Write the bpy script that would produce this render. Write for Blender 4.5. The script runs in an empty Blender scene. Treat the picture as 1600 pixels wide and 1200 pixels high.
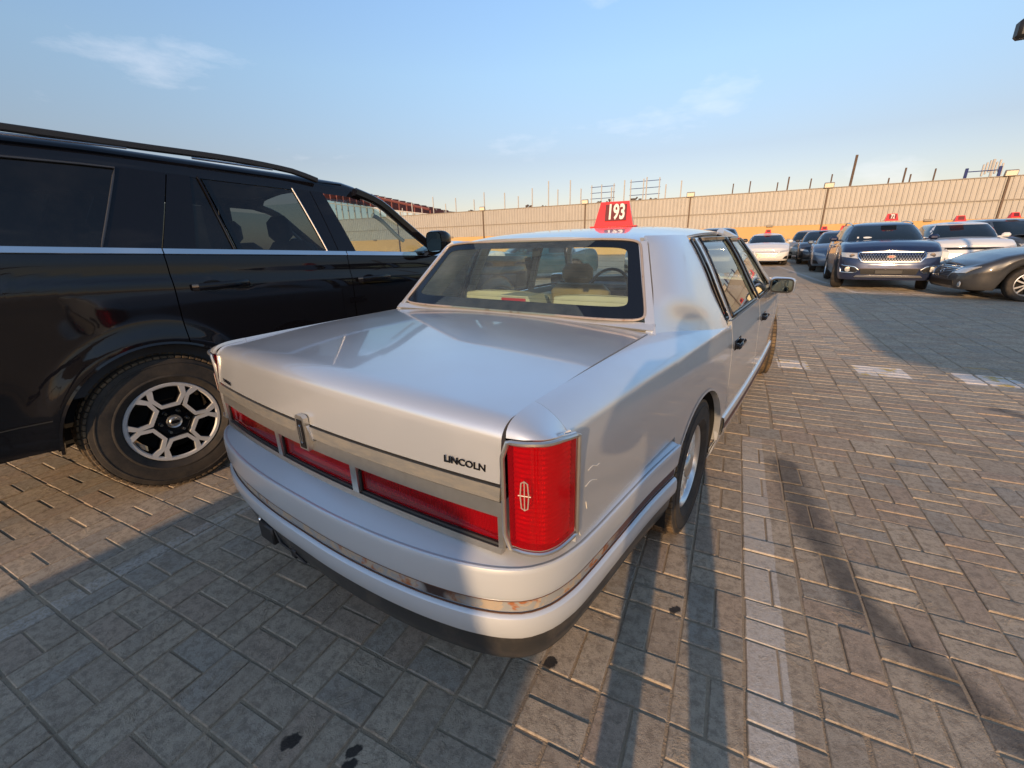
import bpy, bmesh, math, random
import numpy as np
from mathutils import Matrix, Vector
random.seed(7); rng = np.random.default_rng(11)
SC = bpy.context.scene
COL = SC.collection
R = math.radians

# ------------------------------------------------------------------ camera
CAM_Z = 1.357
F_PX = 667.0
_pi, _ro, _ya = R(18.4), R(-1.6), R(27.05)
FW = np.array([-math.sin(_ya)*math.cos(_pi), math.cos(_ya)*math.cos(_pi), -math.sin(_pi)])
_rt = np.array([math.cos(_ya), math.sin(_ya), 0.0]); _up = np.cross(_rt, FW)
CR = _rt*math.cos(_ro)+_up*math.sin(_ro); CU = -_rt*math.sin(_ro)+_up*math.cos(_ro)
cd = bpy.data.cameras.new('camera'); cam = bpy.data.objects.new('camera', cd); COL.objects.link(cam)
cd.sensor_width = 36.0; cd.lens = F_PX/1600*36; cd.clip_start = 0.02; cd.clip_end = 6000
cam.matrix_world = Matrix(((CR[0], CU[0], -FW[0], 0), (CR[1], CU[1], -FW[1], 0), (CR[2], CU[2], -FW[2], CAM_Z), (0, 0, 0, 1)))
SC.camera = cam
def pix(P):
    d = np.atleast_2d(np.asarray(P, float))-np.array([0, 0, CAM_Z]); z = d@FW
    zz = np.where(z > .05, z, np.nan)
    return np.stack([800+F_PX*(d@CR)/zz, 600-F_PX*(d@CU)/zz], 1)

# ------------------------------------------------------------------ sky, sun, exposure
SKY_DIM_RAMP = [(0.0, (.58, .43, .41)), (.16, (.66, .53, .50)), (.30, (.90, .84, .78)), (.42, (1, 1, 1))]
SUN_AZ, SUN_EL = 175.0, 14.5          # compass-like heading of the sun (0 = +Y, clockwise) and its height
world = bpy.data.worlds.new('World'); SC.world = world; world.use_nodes = True
wn = world.node_tree.nodes; wl = world.node_tree.links; wn.clear()
sky = wn.new('ShaderNodeTexSky'); sky.sky_type = 'NISHITA'; sky.sun_disc = False
sky.sun_elevation = R(SUN_EL); sky.sun_rotation = R(SUN_AZ); sky.altitude = 0
sky.air_density = 1.0; sky.dust_density = .5; sky.ozone_density = 2.2
bg = wn.new('ShaderNodeBackground'); bg.inputs['Strength'].default_value = 0.15
wo = wn.new('ShaderNodeOutputWorld')
tc = wn.new('ShaderNodeTexCoord')
mp = wn.new('ShaderNodeMapping'); mp.inputs['Scale'].default_value = (1.6, 1.6, 5.0); mp.inputs['Location'].default_value = (5.11, 2.87, 2.99)
nz = wn.new('ShaderNodeTexNoise'); nz.inputs['Scale'].default_value = 2.3; nz.inputs['Detail'].default_value = 7; nz.inputs['Roughness'].default_value = .6
cr = wn.new('ShaderNodeValToRGB'); cr.color_ramp.elements[0].position = .60; cr.color_ramp.elements[1].position = .86
mul = wn.new('ShaderNodeMath'); mul.operation = 'MULTIPLY'; mul.inputs[1].default_value = .34
mx = wn.new('ShaderNodeMix'); mx.data_type = 'RGBA'
mx.inputs['B'].default_value = (5.2, 5.0, 5.2, 1)
hs = wn.new('ShaderNodeHueSaturation'); hs.inputs['Saturation'].default_value = .97
wl.new(tc.outputs['Generated'], mp.inputs['Vector']); wl.new(mp.outputs['Vector'], nz.inputs['Vector'])
wl.new(nz.outputs['Fac'], cr.inputs['Fac']); wl.new(cr.outputs['Color'], mul.inputs[0]); wl.new(mul.outputs[0], mx.inputs['Factor'])
# painted dimming of the sky colour, same all round, strongest at the horizon
sx_ = wn.new('ShaderNodeSeparateXYZ'); wl.new(tc.outputs['Generated'], sx_.inputs[0])
hz_ = wn.new('ShaderNodeValToRGB'); wl.new(sx_.outputs['Z'], hz_.inputs['Fac'])
_e = hz_.color_ramp.elements; _e.new(.5); _e.new(.6)
for _k, (_p, _c) in enumerate(SKY_DIM_RAMP): _e[_k].position = _p; _e[_k].color = (*_c, 1)
hm_ = wn.new('ShaderNodeMix'); hm_.data_type = 'RGBA'; hm_.blend_type = 'MULTIPLY'; hm_.inputs['Factor'].default_value = 1.0
wl.new(sky.outputs['Color'], hs.inputs['Color']); wl.new(hs.outputs['Color'], hm_.inputs['A']); wl.new(hz_.outputs['Color'], hm_.inputs['B']); wl.new(hm_.outputs['Result'], mx.inputs['A']); wl.new(mx.outputs['Result'], bg.inputs['Color']); wl.new(bg.outputs['Background'], wo.inputs['Surface'])
sd = bpy.data.lights.new('sun', 'SUN'); sun = bpy.data.objects.new('sun', sd); COL.objects.link(sun)
sd.energy = 2.5; sd.angle = R(0.55); sd.color = (1.0, .66, .36)
_sv = Vector((math.sin(R(SUN_AZ))*math.cos(R(SUN_EL)), math.cos(R(SUN_AZ))*math.cos(R(SUN_EL)), math.sin(R(SUN_EL))))
sun.rotation_euler = _sv.to_track_quat('Z', 'Y').to_euler()
sun.location = (0, -20, 20)
SC.view_settings.view_transform = 'Standard'; SC.view_settings.look = 'None'
SC.view_settings.gamma = 1.0; SC.view_settings.use_curve_mapping = False
SC.view_settings.exposure = 0.78
SC.render.engine = 'CYCLES'
SC.cycles.use_denoising = True
SC.cycles.max_bounces = 8; SC.cycles.transparent_max_bounces = 14; SC.cycles.glossy_bounces = 4; SC.cycles.diffuse_bounces = 3
SC.cycles.caustics_reflective = False; SC.cycles.caustics_refractive = False

# ------------------------------------------------------------------ small maths
def cs(xs, ys):
    xs = np.asarray(xs, float); ys = np.asarray(ys, float)
    m = np.gradient(ys, xs)
    def f(x):
        x = np.clip(np.asarray(x, float), xs[0], xs[-1])
        i = np.clip(np.searchsorted(xs, x, side='right')-1, 0, len(xs)-2)
        h = xs[i+1]-xs[i]; t = (x-xs[i])/h
        return ((2*t**3-3*t**2+1)*ys[i]+(t**3-2*t**2+t)*h*m[i]+(-2*t**3+3*t**2)*ys[i+1]+(t**3-t**2)*h*m[i+1])
    return f
def li(xs, ys):
    return lambda x: np.interp(x, xs, ys)
def smooth_path(pts, n):
    pts = np.asarray(pts, float); d = np.r_[0, np.cumsum(np.linalg.norm(np.diff(pts, axis=0), axis=1))]
    u = np.linspace(0, d[-1], n)
    return np.stack([cs(d, pts[:, k])(u) for k in range(pts.shape[1])], 1)

# ------------------------------------------------------------------ mesh building
class MB:
    def __init__(s): s.v = []; s.f = []; s.m = []
    def add(s, v, f, mi=0):
        o = len(s.v); s.v += [tuple(map(float, p)) for p in v]; s.f += [tuple(o+i for i in q) for q in f]; s.m += [mi]*len(f); return s
    def box(s, c, d, b=0.0, M=None, mi=0):
        c = np.asarray(c, float); h = np.asarray(d, float)/2; V = []; F = []
        b = min(b, h.min()*.98)
        if b <= 0:
            V = [(sx*h[0], sy*h[1], sz*h[2]) for sx in (-1, 1) for sy in (-1, 1) for sz in (-1, 1)]
            F = [(0, 1, 3, 2), (4, 6, 7, 5), (0, 4, 5, 1), (2, 3, 7, 6), (0, 2, 6, 4), (1, 5, 7, 3)]
        else:
            idx = {}
            for sx in (-1, 1):
                for sy in (-1, 1):
                    for sz in (-1, 1):
                        for a in range(3):
                            p = np.array([sx, sy, sz], float)*h
                            for k in range(3):
                                if k != a: p[k] -= (sx, sy, sz)[k]*b
                            idx[(sx, sy, sz, a)] = len(V); V.append(tuple(p))
            S = (-1, 1)
            for a in range(3):
                o = [k for k in range(3) if k != a]
                for sg in S:
                    q = []
                    for (p, r) in ((-1, -1), (1, -1), (1, 1), (-1, 1)):
                        t = [0, 0, 0]; t[a] = sg; t[o[0]] = p; t[o[1]] = r; q.append(idx[tuple(t)+(a,)])
                    F.append(tuple(q))
            for a in range(3):
                i, j = [k for k in range(3) if k != a]
                for si in S:
                    for sj in S:
                        t0 = [0, 0, 0]; t0[a] = -1; t0[i] = si; t0[j] = sj; t1 = list(t0); t1[a] = 1
                        F.append((idx[tuple(t0)+(i,)], idx[tuple(t1)+(i,)], idx[tuple(t1)+(j,)], idx[tuple(t0)+(j,)]))
            for sx in S:
                for sy in S:
                    for sz in S: F.append(tuple(idx[(sx, sy, sz, a)] for a in range(3)))
        V = np.array(V)
        if M is not None: V = V@np.asarray(M, float).T
        return s.add(V+c, F, mi)
    def grid(s, P, mi=0, closed_u=False, closed_v=False):
        P = np.asarray(P, float); nu, nv = P.shape[:2]; F = []
        for i in range(nu if closed_u else nu-1):
            for j in range(nv if closed_v else nv-1):
                F.append((i*nv+j, ((i+1) % nu)*nv+j, ((i+1) % nu)*nv+(j+1) % nv, i*nv+(j+1) % nv))
        return s.add(P.reshape(-1, 3), F, mi)
    def tube(s, path, r, n=8, closed=False, mi=0, flat=None, up=(0, 0, 1)):
        path = np.asarray(path, float); N = len(path); rr = np.broadcast_to(np.asarray(r, float), (N,))
        T = np.gradient(path, axis=0) if not closed else np.roll(path, -1, 0)-np.roll(path, 1, 0)
        T /= np.linalg.norm(T, axis=1)[:, None]+1e-12
        upv = np.asarray(up, float); rows = []; prev = None
        for i in range(N):
            a = upv-T[i]*(upv@T[i])
            if np.linalg.norm(a) < .05 or prev is not None and False: a = np.array([1., 0, 0])-T[i]*T[i][0]
            if np.linalg.norm(a) < .05: a = np.array([0., 1, 0])-T[i]*T[i][1]
            a /= np.linalg.norm(a); b = np.cross(T[i], a)
            ang = np.arange(n)*2*math.pi/n+math.pi/n
            if flat is None: rows.append(path[i]+rr[i]*(np.cos(ang)[:, None]*a+np.sin(ang)[:, None]*b))
            else:
                sq = np.sign(np.cos(ang))*np.abs(np.cos(ang))**.45, np.sign(np.sin(ang))*np.abs(np.sin(ang))**.45
                rows.append(path[i]+rr[i]*(flat[1]*sq[0][:, None]*a+flat[0]*sq[1][:, None]*b))
        s.grid(rows, mi, closed_u=closed, closed_v=True)
        if not closed:
            o = len(s.v)-N*n
            s.f += [tuple(o+k for k in range(n)), tuple(o+(N-1)*n+k for k in range(n))]; s.m += [mi, mi]
        return s
    def lathe(s, prof, n=32, axis='x', c=(0, 0, 0), mi=0, closed=False):
        a = np.arange(n)*2*math.pi/n; P = []
        for r, h in prof:
            if axis == 'x': P.append(np.stack([np.full(n, h), r*np.cos(a), r*np.sin(a)], 1))
            elif axis == 'y': P.append(np.stack([r*np.cos(a), np.full(n, h), r*np.sin(a)], 1))
            else: P.append(np.stack([r*np.cos(a), r*np.sin(a), np.full(n, h)], 1))
        return s.grid(np.array(P)+np.asarray(c, float), mi, closed_u=closed, closed_v=True)
    def prism(s, poly, h, O=(0, 0, 0), U=(1, 0, 0), V=(0, 1, 0), mi=0):
        O, U, V = (np.asarray(k, float) for k in (O, U, V)); N = np.cross(U, V); n = len(poly)
        A = [O+p[0]*U+p[1]*V for p in poly]; B = [p+N*h for p in A]
        return s.add(A+B, [tuple(range(n)), tuple(range(n, 2*n))]+[(i, (i+1) % n, n+(i+1) % n, n+i) for i in range(n)], mi)
    def ring(s, outer, inner, h, O, U, V, mi=0, closed=True):
        """flat band between two polylines of equal count, extruded by h along U x V"""
        O, U, V = (np.asarray(k, float) for k in (O, U, V)); N = np.cross(U, V); n = len(outer)
        a = np.array([[O+p[0]*U+p[1]*V for p in q] for q in (outer, inner)])
        P = np.array([a[0], a[0]+N*h, a[1]+N*h, a[1]])
        return s.grid(P.transpose(1, 0, 2), mi, closed_u=closed, closed_v=True)
    def panel(s, P, depth=.014, mi=0, out=None):
        """grid with its rim folded inwards, like a pressed panel"""
        P = np.asarray(P, float); du = np.gradient(P, axis=0); dv = np.gradient(P, axis=1)
        N = np.cross(du, dv); N /= np.linalg.norm(N, axis=2)[..., None]+1e-12
        if out is not None and (N.reshape(-1, 3)@np.asarray(out, float)).mean() < 0: N = -N
        nu, nv = P.shape[:2]
        Q = np.zeros((nu+2, nv+2, 3)); Q[1:-1, 1:-1] = P
        Q[0, 1:-1] = P[0]-N[0]*depth; Q[-1, 1:-1] = P[-1]-N[-1]*depth
        Q[1:-1, 0] = P[:, 0]-N[:, 0]*depth; Q[1:-1, -1] = P[:, -1]-N[:, -1]*depth
        Q[0, 0] = P[0, 0]-N[0, 0]*depth; Q[0, -1] = P[0, -1]-N[0, -1]*depth; Q[-1, 0] = P[-1, 0]-N[-1, 0]*depth; Q[-1, -1] = P[-1, -1]-N[-1, -1]*depth
        return s.grid(Q, mi)
    def xf(s, M):
        M = np.asarray(M, float); V = np.array(s.v)
        s.v = [tuple(p) for p in V@M[:3, :3].T+M[:3, 3]]; return s
    def shift(s, d):
        s.v = [tuple(p) for p in np.array(s.v)+np.asarray(d, float)]; return s
    def mirrored(s):
        o = MB(); o.v = [(-x, y, z) for x, y, z in s.v]; o.f = [tuple(reversed(q)) for q in s.f]; o.m = list(s.m); return o
    def join(s, o): return s.add(o.v, o.f) if not any(o.m) else s._j(o)
    def _j(s, o):
        k = len(s.v); s.v += o.v; s.f += [tuple(k+i for i in q) for q in o.f]; s.m += o.m; return s
    def mesh(s, name, mats, sharp=38, flatshade=False):
        me = bpy.data.meshes.new(name); me.from_pydata(s.v, [], s.f)
        for m in (mats if isinstance(mats, (list, tuple)) else [mats]): me.materials.append(m)
        bm = bmesh.new(); bm.from_mesh(me)
        bmesh.ops.remove_doubles(bm, verts=bm.verts, dist=1e-5)
        bmesh.ops.recalc_face_normals(bm, faces=bm.faces)
        bm.to_mesh(me); bm.free()
        if len(me.polygons) == len(s.m): me.polygons.foreach_set('material_index', s.m)
        if not flatshade:
            me.polygons.foreach_set('use_smooth', [True]*len(me.polygons))
            me.set_sharp_from_angle(angle=R(sharp))
        me.update(); return me
    def build(s, name, mat, parent=None, sharp=38, **k):
        o = bpy.data.objects.new(name, s.mesh(name, mat, sharp, **k)); COL.objects.link(o)
        if parent is not None: o.parent = parent
        return o
def tag(o, label=None, cat=None, group=None, kind=None):
    if label: o['label'] = label
    if cat: o['category'] = cat
    if group: o['group'] = group
    if kind: o['kind'] = kind
    return o
def empty(name, loc=(0, 0, 0), rz=0.0, parent=None):
    o = bpy.data.objects.new(name, None); COL.objects.link(o); o.location = loc; o.rotation_euler = (0, 0, rz); o.empty_display_size = .2
    if parent is not None: o.parent = parent
    return o
def copy_tree(o, parent=None):
    c = o.copy(); COL.objects.link(c); c.parent = parent
    for ch in o.children: copy_tree(ch, c)
    return c
def both(mb, name, mat, parent, **k):
    a = mb.build(name, mat, parent, **k); b = mb.mirrored().build(name, mat, parent, **k); return a, b
def text_mb(txt, size, depth=.002, embolden=0.0, sx=1.0):
    cu = bpy.data.curves.new('t', 'FONT'); cu.body = txt; cu.size = size; cu.extrude = depth; cu.offset = embolden; cu.align_x = 'CENTER'; cu.align_y = 'CENTER'; cu.resolution_u = 3
    ob = bpy.data.objects.new('t', cu); COL.objects.link(ob)
    me = bpy.data.meshes.new_from_object(ob.evaluated_get(bpy.context.evaluated_depsgraph_get()))
    mb = MB(); mb.add([(v.co.x*sx, v.co.y, v.co.z) for v in me.vertices], [tuple(p.vertices) for p in me.polygons])
    bpy.data.objects.remove(ob); bpy.data.curves.remove(cu); bpy.data.meshes.remove(me); return mb
def frame4(O, U, V):
    U = np.asarray(U, float); V = np.asarray(V, float); U = U/np.linalg.norm(U); N = np.cross(U, V); N /= np.linalg.norm(N); V = np.cross(N, U)
    M = np.eye(4); M[:3, 0] = U; M[:3, 1] = V; M[:3, 2] = N; M[:3, 3] = O; return M

# ------------------------------------------------------------------ materials
class NT:
    def __init__(s, name):
        s.m = bpy.data.materials.new(name); s.m.use_nodes = True; s.t = s.m.node_tree; s.n = s.t.nodes; s.l = s.t.links
        s.b = s.n['Principled BSDF']; s.out = s.n['Material Output']
    def new(s, t, **k):
        n = s.n.new('ShaderNode'+t)
        for a, b in k.items(): setattr(n, a, b)
        return n
    def val(s, x):
        return x
    def set(s, sock, v):
        if hasattr(v, 'links'): s.l.new(v, sock)
        elif isinstance(v, (tuple, list)) and len(v) == 3 and sock.type == 'RGBA': sock.default_value = (*v, 1)
        else: sock.default_value = v
    def P(s, **k):
        for a, v in k.items(): s.set(s.b.inputs[a.replace('_', ' ')], v)
        return s
    def pos(s): return s.new('NewGeometry').outputs['Position']
    def obj(s): return s.new('TexCoord').outputs['Object']
    def math(s, op, a, b=0.0, c=0.0, clamp=False):
        n = s.new('Math', operation=op, use_clamp=clamp); s.set(n.inputs[0], a); s.set(n.inputs[1], b); s.set(n.inputs[2], c); return n.outputs[0]
    def mix(s, f, a, b, blend='MIX'):
        n = s.new('Mix', data_type='RGBA', blend_type=blend); s.set(n.inputs['Factor'], f); s.set(n.inputs['A'], a); s.set(n.inputs['B'], b); return n.outputs['Result']
    def noise(s, vec, scale, detail=4, rough=.55, dist=0.0, out='Fac'):
        n = s.new('TexNoise'); s.set(n.inputs['Vector'], vec); n.inputs['Scale'].default_value = scale; n.inputs['Detail'].default_value = detail; n.inputs['Roughness'].default_value = rough; n.inputs['Distortion'].default_value = dist
        return n.outputs[out]
    def map(s, vec, sc=(1, 1, 1), loc=(0, 0, 0), rot=(0, 0, 0)):
        n = s.new('Mapping'); s.set(n.inputs['Vector'], vec); n.inputs['Scale'].default_value = sc; n.inputs['Location'].default_value = loc; n.inputs['Rotation'].default_value = rot; return n.outputs[0]
    def ramp(s, f, pts):
        n = s.new('ValToRGB'); s.set(n.inputs['Fac'], f); e = n.color_ramp.elements
        while len(e) < len(pts): e.new(.5)
        for k, (p, c) in enumerate(pts):
            e[k].position = p; e[k].color = (*c, 1) if isinstance(c, (tuple, list)) else (c, c, c, 1)
        return n.outputs['Color']
    def sep(s, v):
        n = s.new('SeparateXYZ'); s.set(n.inputs[0], v); return n.outputs
    def bump(s, h, strength=.2, dist=.01):
        n = s.new('Bump'); s.set(n.inputs['Height'], h); n.inputs['Strength'].default_value = strength; n.inputs['Distance'].default_value = dist; s.l.new(n.outputs[0], s.b.inputs['Normal']); return s

def m_plain(name, col, rough=.5, metal=0.0, coat=0.0, var=.12, scale=14, bump=0.0, spec=.5):
    t = NT(name); o = t.obj(); n = t.noise(o, scale, 5)
    c = t.mix(t.math('MULTIPLY', n, 1.0), [k*(1-var) for k in col], [min(1, k*(1+var)) for k in col])
    t.P(Base_Color=c, Roughness=rough, Metallic=metal, Coat_Weight=coat, Specular_IOR_Level=spec)
    if bump: t.bump(t.noise(o, scale*5, 3), bump, .004)
    return t.m
def m_paint(name, col, metal=.55, rough=.34, coat=1.0, coat_rough=.05, dust=.12, dustcol=(.32, .26, .19), spec=.1):
    t = NT(name); o = t.obj()
    base = (*col, 1)
    d1 = t.ramp(t.noise(o, 3.1, 7, .65), [(.42, 0.0), (.78, 1.0)]); 
    z = t.sep(t.pos())[2]; low = t.ramp(z, [(.18, 1.0), (.62, .18)])
    dm = t.math('MULTIPLY', t.math('ADD', t.math('MULTIPLY', d1, .6), t.math('MULTIPLY', low, .7)), dust, clamp=True)
    c = t.mix(dm, base, dustcol)
    rg = t.math('ADD', t.math('MULTIPLY', d1, .10), rough)
    t.P(Base_Color=c, Roughness=rg, Metallic=t.math('MULTIPLY', t.math('SUBTRACT', 1.0, dm), metal), Coat_Weight=t.math('MULTIPLY', t.math('SUBTRACT', 1.0, dm), coat), Coat_Roughness=t.math('ADD', t.math('MULTIPLY', t.noise(o, 7, 4), .08), coat_rough-.02), Coat_IOR=1.5, Specular_IOR_Level=spec)
    return t.m
def m_glass(name, tint, refl=1.0, rough=0.0, dirt_sheen=.04, dirt_sheen_col=(.5, .46, .4)):
    t = NT(name); t.n.remove(t.b)
    lw = t.new('LayerWeight'); lw.inputs['Blend'].default_value = .5
    f = t.math('MULTIPLY_ADD', t.math('POWER', lw.outputs['Facing'], 5.0), .95*refl, .045*refl)
    tr = t.new('BsdfTransparent'); tr.inputs['Color'].default_value = (*tint, 1)
    gl = t.new('BsdfGlossy'); gl.inputs['Roughness'].default_value = rough; gl.inputs['Color'].default_value = (1, 1, 1, 1)
    df = t.new('BsdfDiffuse'); df.inputs['Color'].default_value = (*dirt_sheen_col, 1)
    m1 = t.new('MixShader'); t.l.new(f, m1.inputs[0]); t.l.new(tr.outputs[0], m1.inputs[1]); t.l.new(gl.outputs[0], m1.inputs[2])
    m2 = t.new('MixShader'); t.set(m2.inputs[0], t.math('MULTIPLY', t.ramp(t.noise(t.obj(), 4, 6, .7), [(.4, .25), (.8, 1.0)]), dirt_sheen)); t.l.new(m1.outputs[0], m2.inputs[1]); t.l.new(df.outputs[0], m2.inputs[2])
    t.l.new(m2.outputs[0], t.out.inputs['Surface']); return t.m

M = {}
M['silver'] = m_paint('silver_paint', (.695, .72, .74), metal=.62, rough=.30, coat=1.0, coat_rough=.03, dust=.08, spec=.5)
M['bumper_paint'] = m_paint('bumper_paint', (.66, .70, .735), metal=.35, rough=.36, coat=.9, coat_rough=.10, dust=.10, spec=.5)
M['black_paint'] = m_paint('black_paint', (.006, .006, .008), metal=.0, rough=.25, coat=1.0, coat_rough=.03, dust=.012, dustcol=(.18, .14, .1), spec=0.0)
M['chrome'] = m_plain('chrome', (.72, .72, .72), .12, 1.0, var=.05)
M['dull_chrome'] = m_plain('dull_chrome', (.62, .60, .56), .3, .9, var=.15, scale=30)
M['black_plastic'] = m_plain('black_plastic', (.018, .018, .019), .5, var=.3, scale=20, bump=.05)
M['seal'] = m_plain('rubber_seal', (.012, .012, .012), .55)
M['seal_grey'] = m_plain('grey_rubber_seal', (.045, .048, .055), .35)
M['under'] = m_plain('underbody', (.008, .008, .008), .9)
M['frit'] = m_plain('glass_frit', (.006, .007, .010), .10, spec=.6, var=.02)
M['cream'] = m_plain('cream_leather', (.52, .47, .34), .55, var=.08, bump=.05)
M['tan'] = m_plain('tan_leather', (.30, .22, .11), .5, var=.1)
M['grey_cloth'] = m_plain('grey_cloth', (.09, .09, .095), .85)
M['headliner'] = m_plain('headliner', (.46, .45, .40), .9)
M['glass_clear'] = m_glass('clear_glass', (.82, .91, .88), dirt_sheen=.02)
M['glass_back'] = m_glass('back_glass', (.74, .88, .85), dirt_sheen=.15, dirt_sheen_col=(.50, .58, .57))  # pale film colour stands in for sky reflected in the glass
M['glass_dark'] = m_glass('privacy_glass', (.035, .04, .045), dirt_sheen=.03)
M['glass_opaque'] = m_plain('dark_window_glass', (.012, .02, .028), .03, spec=.6, var=.1)
M['gold_rim'] = m_plain('mirror_glass', (.34, .42, .40), .02, 1.0, var=0)
def m_rubber(name, dustamt, dustcol):
    t = NT(name); o = t.obj(); n = t.ramp(t.noise(o, 9, 6, .7), [(.3, 0.0), (.75, 1.0)])
    c = t.mix(t.math('MULTIPLY', n, dustamt), (.016, .016, .016), dustcol)
    t.P(Base_Color=c, Roughness=.8); t.bump(t.noise(o, 160, 2), .15, .002); return t.m
M['tyre'] = m_rubber('tyre_rubber', .30, (.2, .15, .1))
M['tyre_dusty'] = m_rubber('dusty_tyre_tread', .75, (.30, .20, .10))
def m_lens(name, col, emis=0.0):
    t = NT(name); o = t.obj()
    w = t.new('TexWave', wave_type='BANDS', bands_direction='Z'); t.set(w.inputs['Vector'], o); w.inputs['Scale'].default_value = 60
    w2 = t.new('TexWave', wave_type='BANDS', bands_direction='X'); t.set(w2.inputs['Vector'], o); w2.inputs['Scale'].default_value = 60
    h = t.math('ADD', w.outputs['Fac'], t.math('MULTIPLY', w2.outputs['Fac'], .6))
    dk = t.mix(t.math('MULTIPLY', h, .5), col, [k*.45 for k in col])
    t.P(Base_Color=dk, Roughness=.28, Coat_Weight=1.0, Coat_Roughness=.03, Subsurface_Weight=.0, Specular_IOR_Level=.6)
    t.bump(h, .10, .003); return t.m
M['red_lens'] = m_lens('red_lens', (.62, .006, .018))
M['deep_red'] = m_lens('deep_red_lens', (.30, .006, .014))
t = NT('red_lens_shell'); t.n.remove(t.b)
lw = t.new('LayerWeight'); lw.inputs['Blend'].default_value = .5; f_ = t.math('MULTIPLY_ADD', t.math('POWER', lw.outputs['Facing'], 5.0), .9, .05)
tr = t.new('BsdfTransparent'); tr.inputs['Color'].default_value = (.88, .03, .045, 1); gl_ = t.new('BsdfGlossy'); gl_.inputs['Roughness'].default_value = .04
dd = t.new('BsdfDiffuse'); dd.inputs['Color'].default_value = (.50, .004, .012, 1); m0 = t.new('MixShader'); m0.inputs[0].default_value = .30; t.l.new(tr.outputs[0], m0.inputs[1]); t.l.new(dd.outputs[0], m0.inputs[2])
m1 = t.new('MixShader'); t.l.new(f_, m1.inputs[0]); t.l.new(m0.outputs[0], m1.inputs[1]); t.l.new(gl_.outputs[0], m1.inputs[2]); t.l.new(m1.outputs[0], t.out.inputs['Surface']); M['lens_shell'] = t.m
M['reflector'] = m_plain('lamp_reflector', (.88, .85, .82), .3, .5, var=.1, scale=30)
M['red_panel'] = m_plain('red_sign_plastic', (.82, .035, .03), .32, var=.06, coat=.3)
M['dark_red'] = m_plain('dark_red_label', (.14, .012, .012), .5)
M['white_print'] = m_plain('white_print', (.82, .78, .68), .55, var=.04)
t = NT('peeling_strip'); o = t.obj(); n = t.noise(o, 16, 6, .7, .8); n2 = t.noise(t.map(o, (1, 1, 1), (3, 1, 2)), 5, 5, .7, .4)
c = t.mix(t.ramp(n, [(.46, 0.0), (.5, 1.0)]), (.42, .34, .25), (.30, .31, .31))
c = t.mix(t.ramp(n2, [(.56, 0.0), (.60, 1.0)]), c, (.34, .12, .04)); c = t.mix(t.ramp(t.noise(o, 3, 4), [(.58, 0.0), (.64, 1.0)]), c, (.035, .02, .018))
ym = t.math('MULTIPLY', t.math('ADD', t.math('ADD', t.sep(o)[1], .93), t.math('MULTIPLY', t.math('SUBTRACT', n2, .5), .25)), 14.0, clamp=True)
c = t.mix(t.math('MULTIPLY', ym, .9), c, (.075, .022, .026)); t.P(Base_Color=c, Roughness=.6); t.bump(n, .5, .004); M['peel'] = t.m
t = NT('rusty_trim'); o = t.obj(); n = t.noise(o, 11, 6, .7)
c = t.mix(t.ramp(n, [(.58, 0.0), (.68, 1.0)]), (.40, .34, .30), (.20, .075, .03)); t.P(Base_Color=c, Roughness=.5, Metallic=.35); t.bump(n, .3, .003); M['rust_trim'] = t.m
t = NT('weathered_bar'); o = t.obj(); n = t.noise(t.map(o, (2, 2, 9)), 6, 6, .7)
c = t.mix(t.ramp(n, [(.35, 0.0), (.7, 1.0)]), (.40, .395, .37), (.60, .54, .44)); t.P(Base_Color=c, Roughness=.34, Metallic=.75); M['bar'] = t.m
t = NT('dirty_valance'); o = t.obj(); n = t.noise(o, 8, 6, .7)
c = t.mix(t.ramp(n, [(.45, 0.0), (.8, 1.0)]), (.028, .027, .026), (.12, .10, .08)); t.P(Base_Color=c, Roughness=.42, Coat_Weight=.4, Coat_Roughness=.2); M['valance'] = t.m
M['alloy'] = m_plain('alloy', (.78, .77, .75), .28, .85, var=.1, scale=30)
M['machined'] = m_plain('machined_alloy', (.82, .81, .79), .3, .45, var=.06, scale=30)
M['glass_front'] = m_glass('front_door_glass', (.58, .70, .75), dirt_sheen=.05, dirt_sheen_col=(.5, .56, .6))
M['black_gloss'] = m_plain('gloss_black', (.007, .007, .009), .12, coat=.8, var=.1, spec=.0)
M['lamp_glass'] = m_plain('headlamp_glass', (.62, .60, .55), .08, .35, coat=1.0, var=.35, scale=40)
M['white_car'] = m_paint('white_paint', (.74, .73, .70), metal=0, rough=.35, coat=1, dust=.12)
M['orange_rust'] = m_plain('orange_rust', (.45, .16, .04), .8, var=.5, scale=40, bump=.3)
# ------------------------------------------------------------------ paved yard
CELL = .204; GX0, GY0 = .1897, 3.2208          # a joint crossing of the paving grid
def capsule(t, p, a, b, w, soft, nz_):
    """mask of a worn patch between two ground points, edge broken by noise"""
    x, y, _ = p; ax, ay = a; dx, dy = b[0]-a[0], b[1]-a[1]; L2 = dx*dx+dy*dy+1e-9
    px, py = t.math('SUBTRACT', x, ax), t.math('SUBTRACT', y, ay)
    h = t.math('DIVIDE', t.math('ADD', t.math('MULTIPLY', px, dx), t.math('MULTIPLY', py, dy)), L2, clamp=True)
    ex, ey = t.math('SUBTRACT', px, t.math('MULTIPLY', h, dx)), t.math('SUBTRACT', py, t.math('MULTIPLY', h, dy))
    d = t.math('SQRT', t.math('ADD', t.math('MULTIPLY', ex, ex), t.math('MULTIPLY', ey, ey)))
    d = t.math('ADD', d, t.math('MULTIPLY', t.math('SUBTRACT', nz_, .5), w*1.3))
    mr_ = t.new('MapRange'); t.set(mr_.inputs[0], d); mr_.inputs[1].default_value = w; mr_.inputs[2].default_value = max(.002, w*(1-soft)); mr_.inputs[3].default_value = 0; mr_.inputs[4].default_value = 1; return mr_.outputs[0]
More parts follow.
